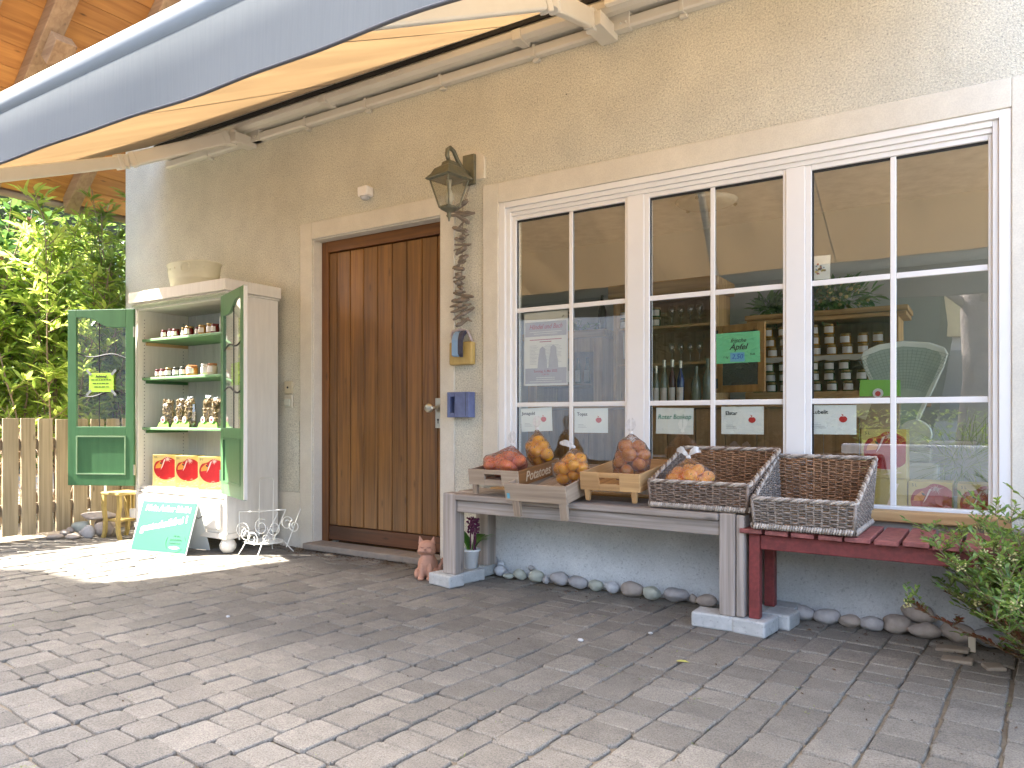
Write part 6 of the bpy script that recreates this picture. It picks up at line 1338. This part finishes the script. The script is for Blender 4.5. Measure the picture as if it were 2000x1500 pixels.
# ================================================================ ACROSS THE STREET (window reflections, plus an added shade house and sky-blocking trees)
nh = thing('shade_house', 'tall unseen house block added to shade the foreground paving', 'house', (-9.5, -8.5, 0))  # out of view, added for its shadow across the foreground
nwm = shade('greyish render', (.66, .62, .55), rough=.9, bump=.4, bscale=80); HX0, HX1, HY0, HY1 = -13.2, -7.2, -12.5, -6.17
B().bb((HX0, HY0, -.03), (HX1, HY1, 9.75)).obj('wall', nwm, nh)
B().bb((HX0, HY0-.2, 9.76), (HX1+.2, HY1, 10.0)).obj('roof', tile_m, nh)
for z in (1.2, 4.0, 6.8):
    for xx in (-8.6, -10.6):
        w_ = B().bb((xx-.5, HY1-.01, z), (xx+.5, HY1+.02, z+1.3)).obj('window', white_pvc, nh); B().bb((xx-.42, HY1+.021, z+.08), (xx+.42, HY1+.024, z+1.22)).obj('pane', shade('dark pane', (.03, .04, .05), rough=.05), w_)
yb = thing('yellow_building', 'low building with yellow fascia and pale shopfront across the street', 'building', (4, -16, 0))
B().bb((-1.3, -22, 2.75), (14, -15, 3.9)).obj('fascia', shade('yellow render', (.70, .56, .28), rough=.8), yb); B().bb((-1.2, -21.8, -.03), (14, -15.2, 2.74)).obj('wall', shade('pale front', (.52, .52, .50), rough=.8), yb)
for x in (-.9, 1.4, 3.7, 6.0): B().bb((x, -15.21, .9), (x+1.9, -15.17, 2.45)).obj('window', shade('shop pane', (.10, .13, .14), rough=.08), yb)
tr = thing('plane_tree', 'bare forked street tree with thick grey trunk opposite the shop', 'tree', (-.12, -8.2, 0)); rq = random.Random(5)
bark = shade('grey bark', (.26, .22, .20), (.17, .14, .13), rough=.95, scale=9, bump=.8, bscale=30, bdist=.02)
b = B(); tp = [Vector((-.12, -8.2, -.03)), Vector((-.14, -8.2, .6)), Vector((-.08, -8.2, 1.5)), Vector((-.12, -8.2, 2.4)), Vector((-.05, -8.2, 3.3))]; b.tube(tp, [.34, .25, .22, .21, .17], 14)
def br(p, d, L, r_, dep):
    pts = [p]; q = p.copy(); dd_ = d.copy()
    for k in range(5): dd_ = (dd_+Vector((rq.uniform(-.25, .25), rq.uniform(-.25, .25), rq.uniform(-.1, .2)))).normalized(); q = q+dd_*L/5; pts.append(q.copy())
    b.tube(pts, [r_*(1-.12*k) for k in range(6)], 5 if dep else 4, caps=False)
    if dep > 0:
        for _ in range(4): k = rq.randint(2, 5); a = rq.uniform(0, 6.28); br(pts[k], (dd_*.7+Vector((math.cos(a), math.sin(a), rq.uniform(-.1, .6)))).normalized(), L*.68, r_*.48, dep-1)
for k in range(9): a = k*.7+rq.uniform(-.2, .2); br(tp[3+k % 2], Vector((math.cos(a), math.sin(a), .75)).normalized(), 1.9, .07, 3)
b.obj('trunk', bark, tr, smooth=True)
hg = B(); rq = random.Random(14)
for _ in range(5200):
    p = Vector((rq.uniform(-1.5, 6), rq.uniform(-7.4, -6.9), rq.uniform(.02, 1.05))); a = rq.uniform(0, 6.28); leaf(hg, p, Vector((math.cos(a), math.sin(a), rq.uniform(0, 1))), rq.uniform(.05, .10), .014, .3, rq=rq, n=2)
o = hg.obj('low_hedge', leafmat('fresh hedge leaf', (.16, .26, .03), (.30, .42, .05)), None, org=(2, -7.1, 0)); tag(o, 'low fresh green hedge across the forecourt', 'hedge')
o = B().bb((-1.6, -6.75, -.03), (6, -6.5, .62)).obj('kerb_wall', shade('white garden wall', (.7, .7, .66), rough=.8), None, bevel=.02, org=(2, -6.6, 0)); tag(o, 'low white garden wall in front of the fresh hedge', 'wall')

tl = B(); rq = random.Random(44)  # dark trees added to keep bright sky out of the pane reflections
for x in [-17+1.25*k for k in range(13)]:
    h_ = rq.uniform(5.5, 7.5); tl.ball((x, -15.6+rq.uniform(-.4, .4), h_*.45), (1.25, 1.0, h_*.56), 3, fn=lambda q: q*(1+.25*noise.noise(q*2.3+Vector((x, 0, 0)))))
for _ in range(15000):
    x = rq.uniform(-17.5, -2.2); top = 6.0+1.0*math.sin(x*1.7)+.5*math.sin(x*4.1); p = Vector((x, rq.uniform(-15.2, -14.0), rq.uniform(0, 1)*top)); a = rq.uniform(0, 6.28); leaf(tl, p, Vector((math.cos(a), math.sin(a), rq.uniform(-.3, .8))), rq.uniform(.12, .24), rq.uniform(.04, .07), .3, rq=rq, n=2)
o = tl.obj('reflection_trees', leafmat('far tree leaf', (.018, .04, .014), (.05, .085, .028), rough=.6, trans=.2), None, org=(-6, -14.5, 0)); tag(o, 'dense tree mass added beyond the street to darken the window reflections', 'trees', kind='stuff')
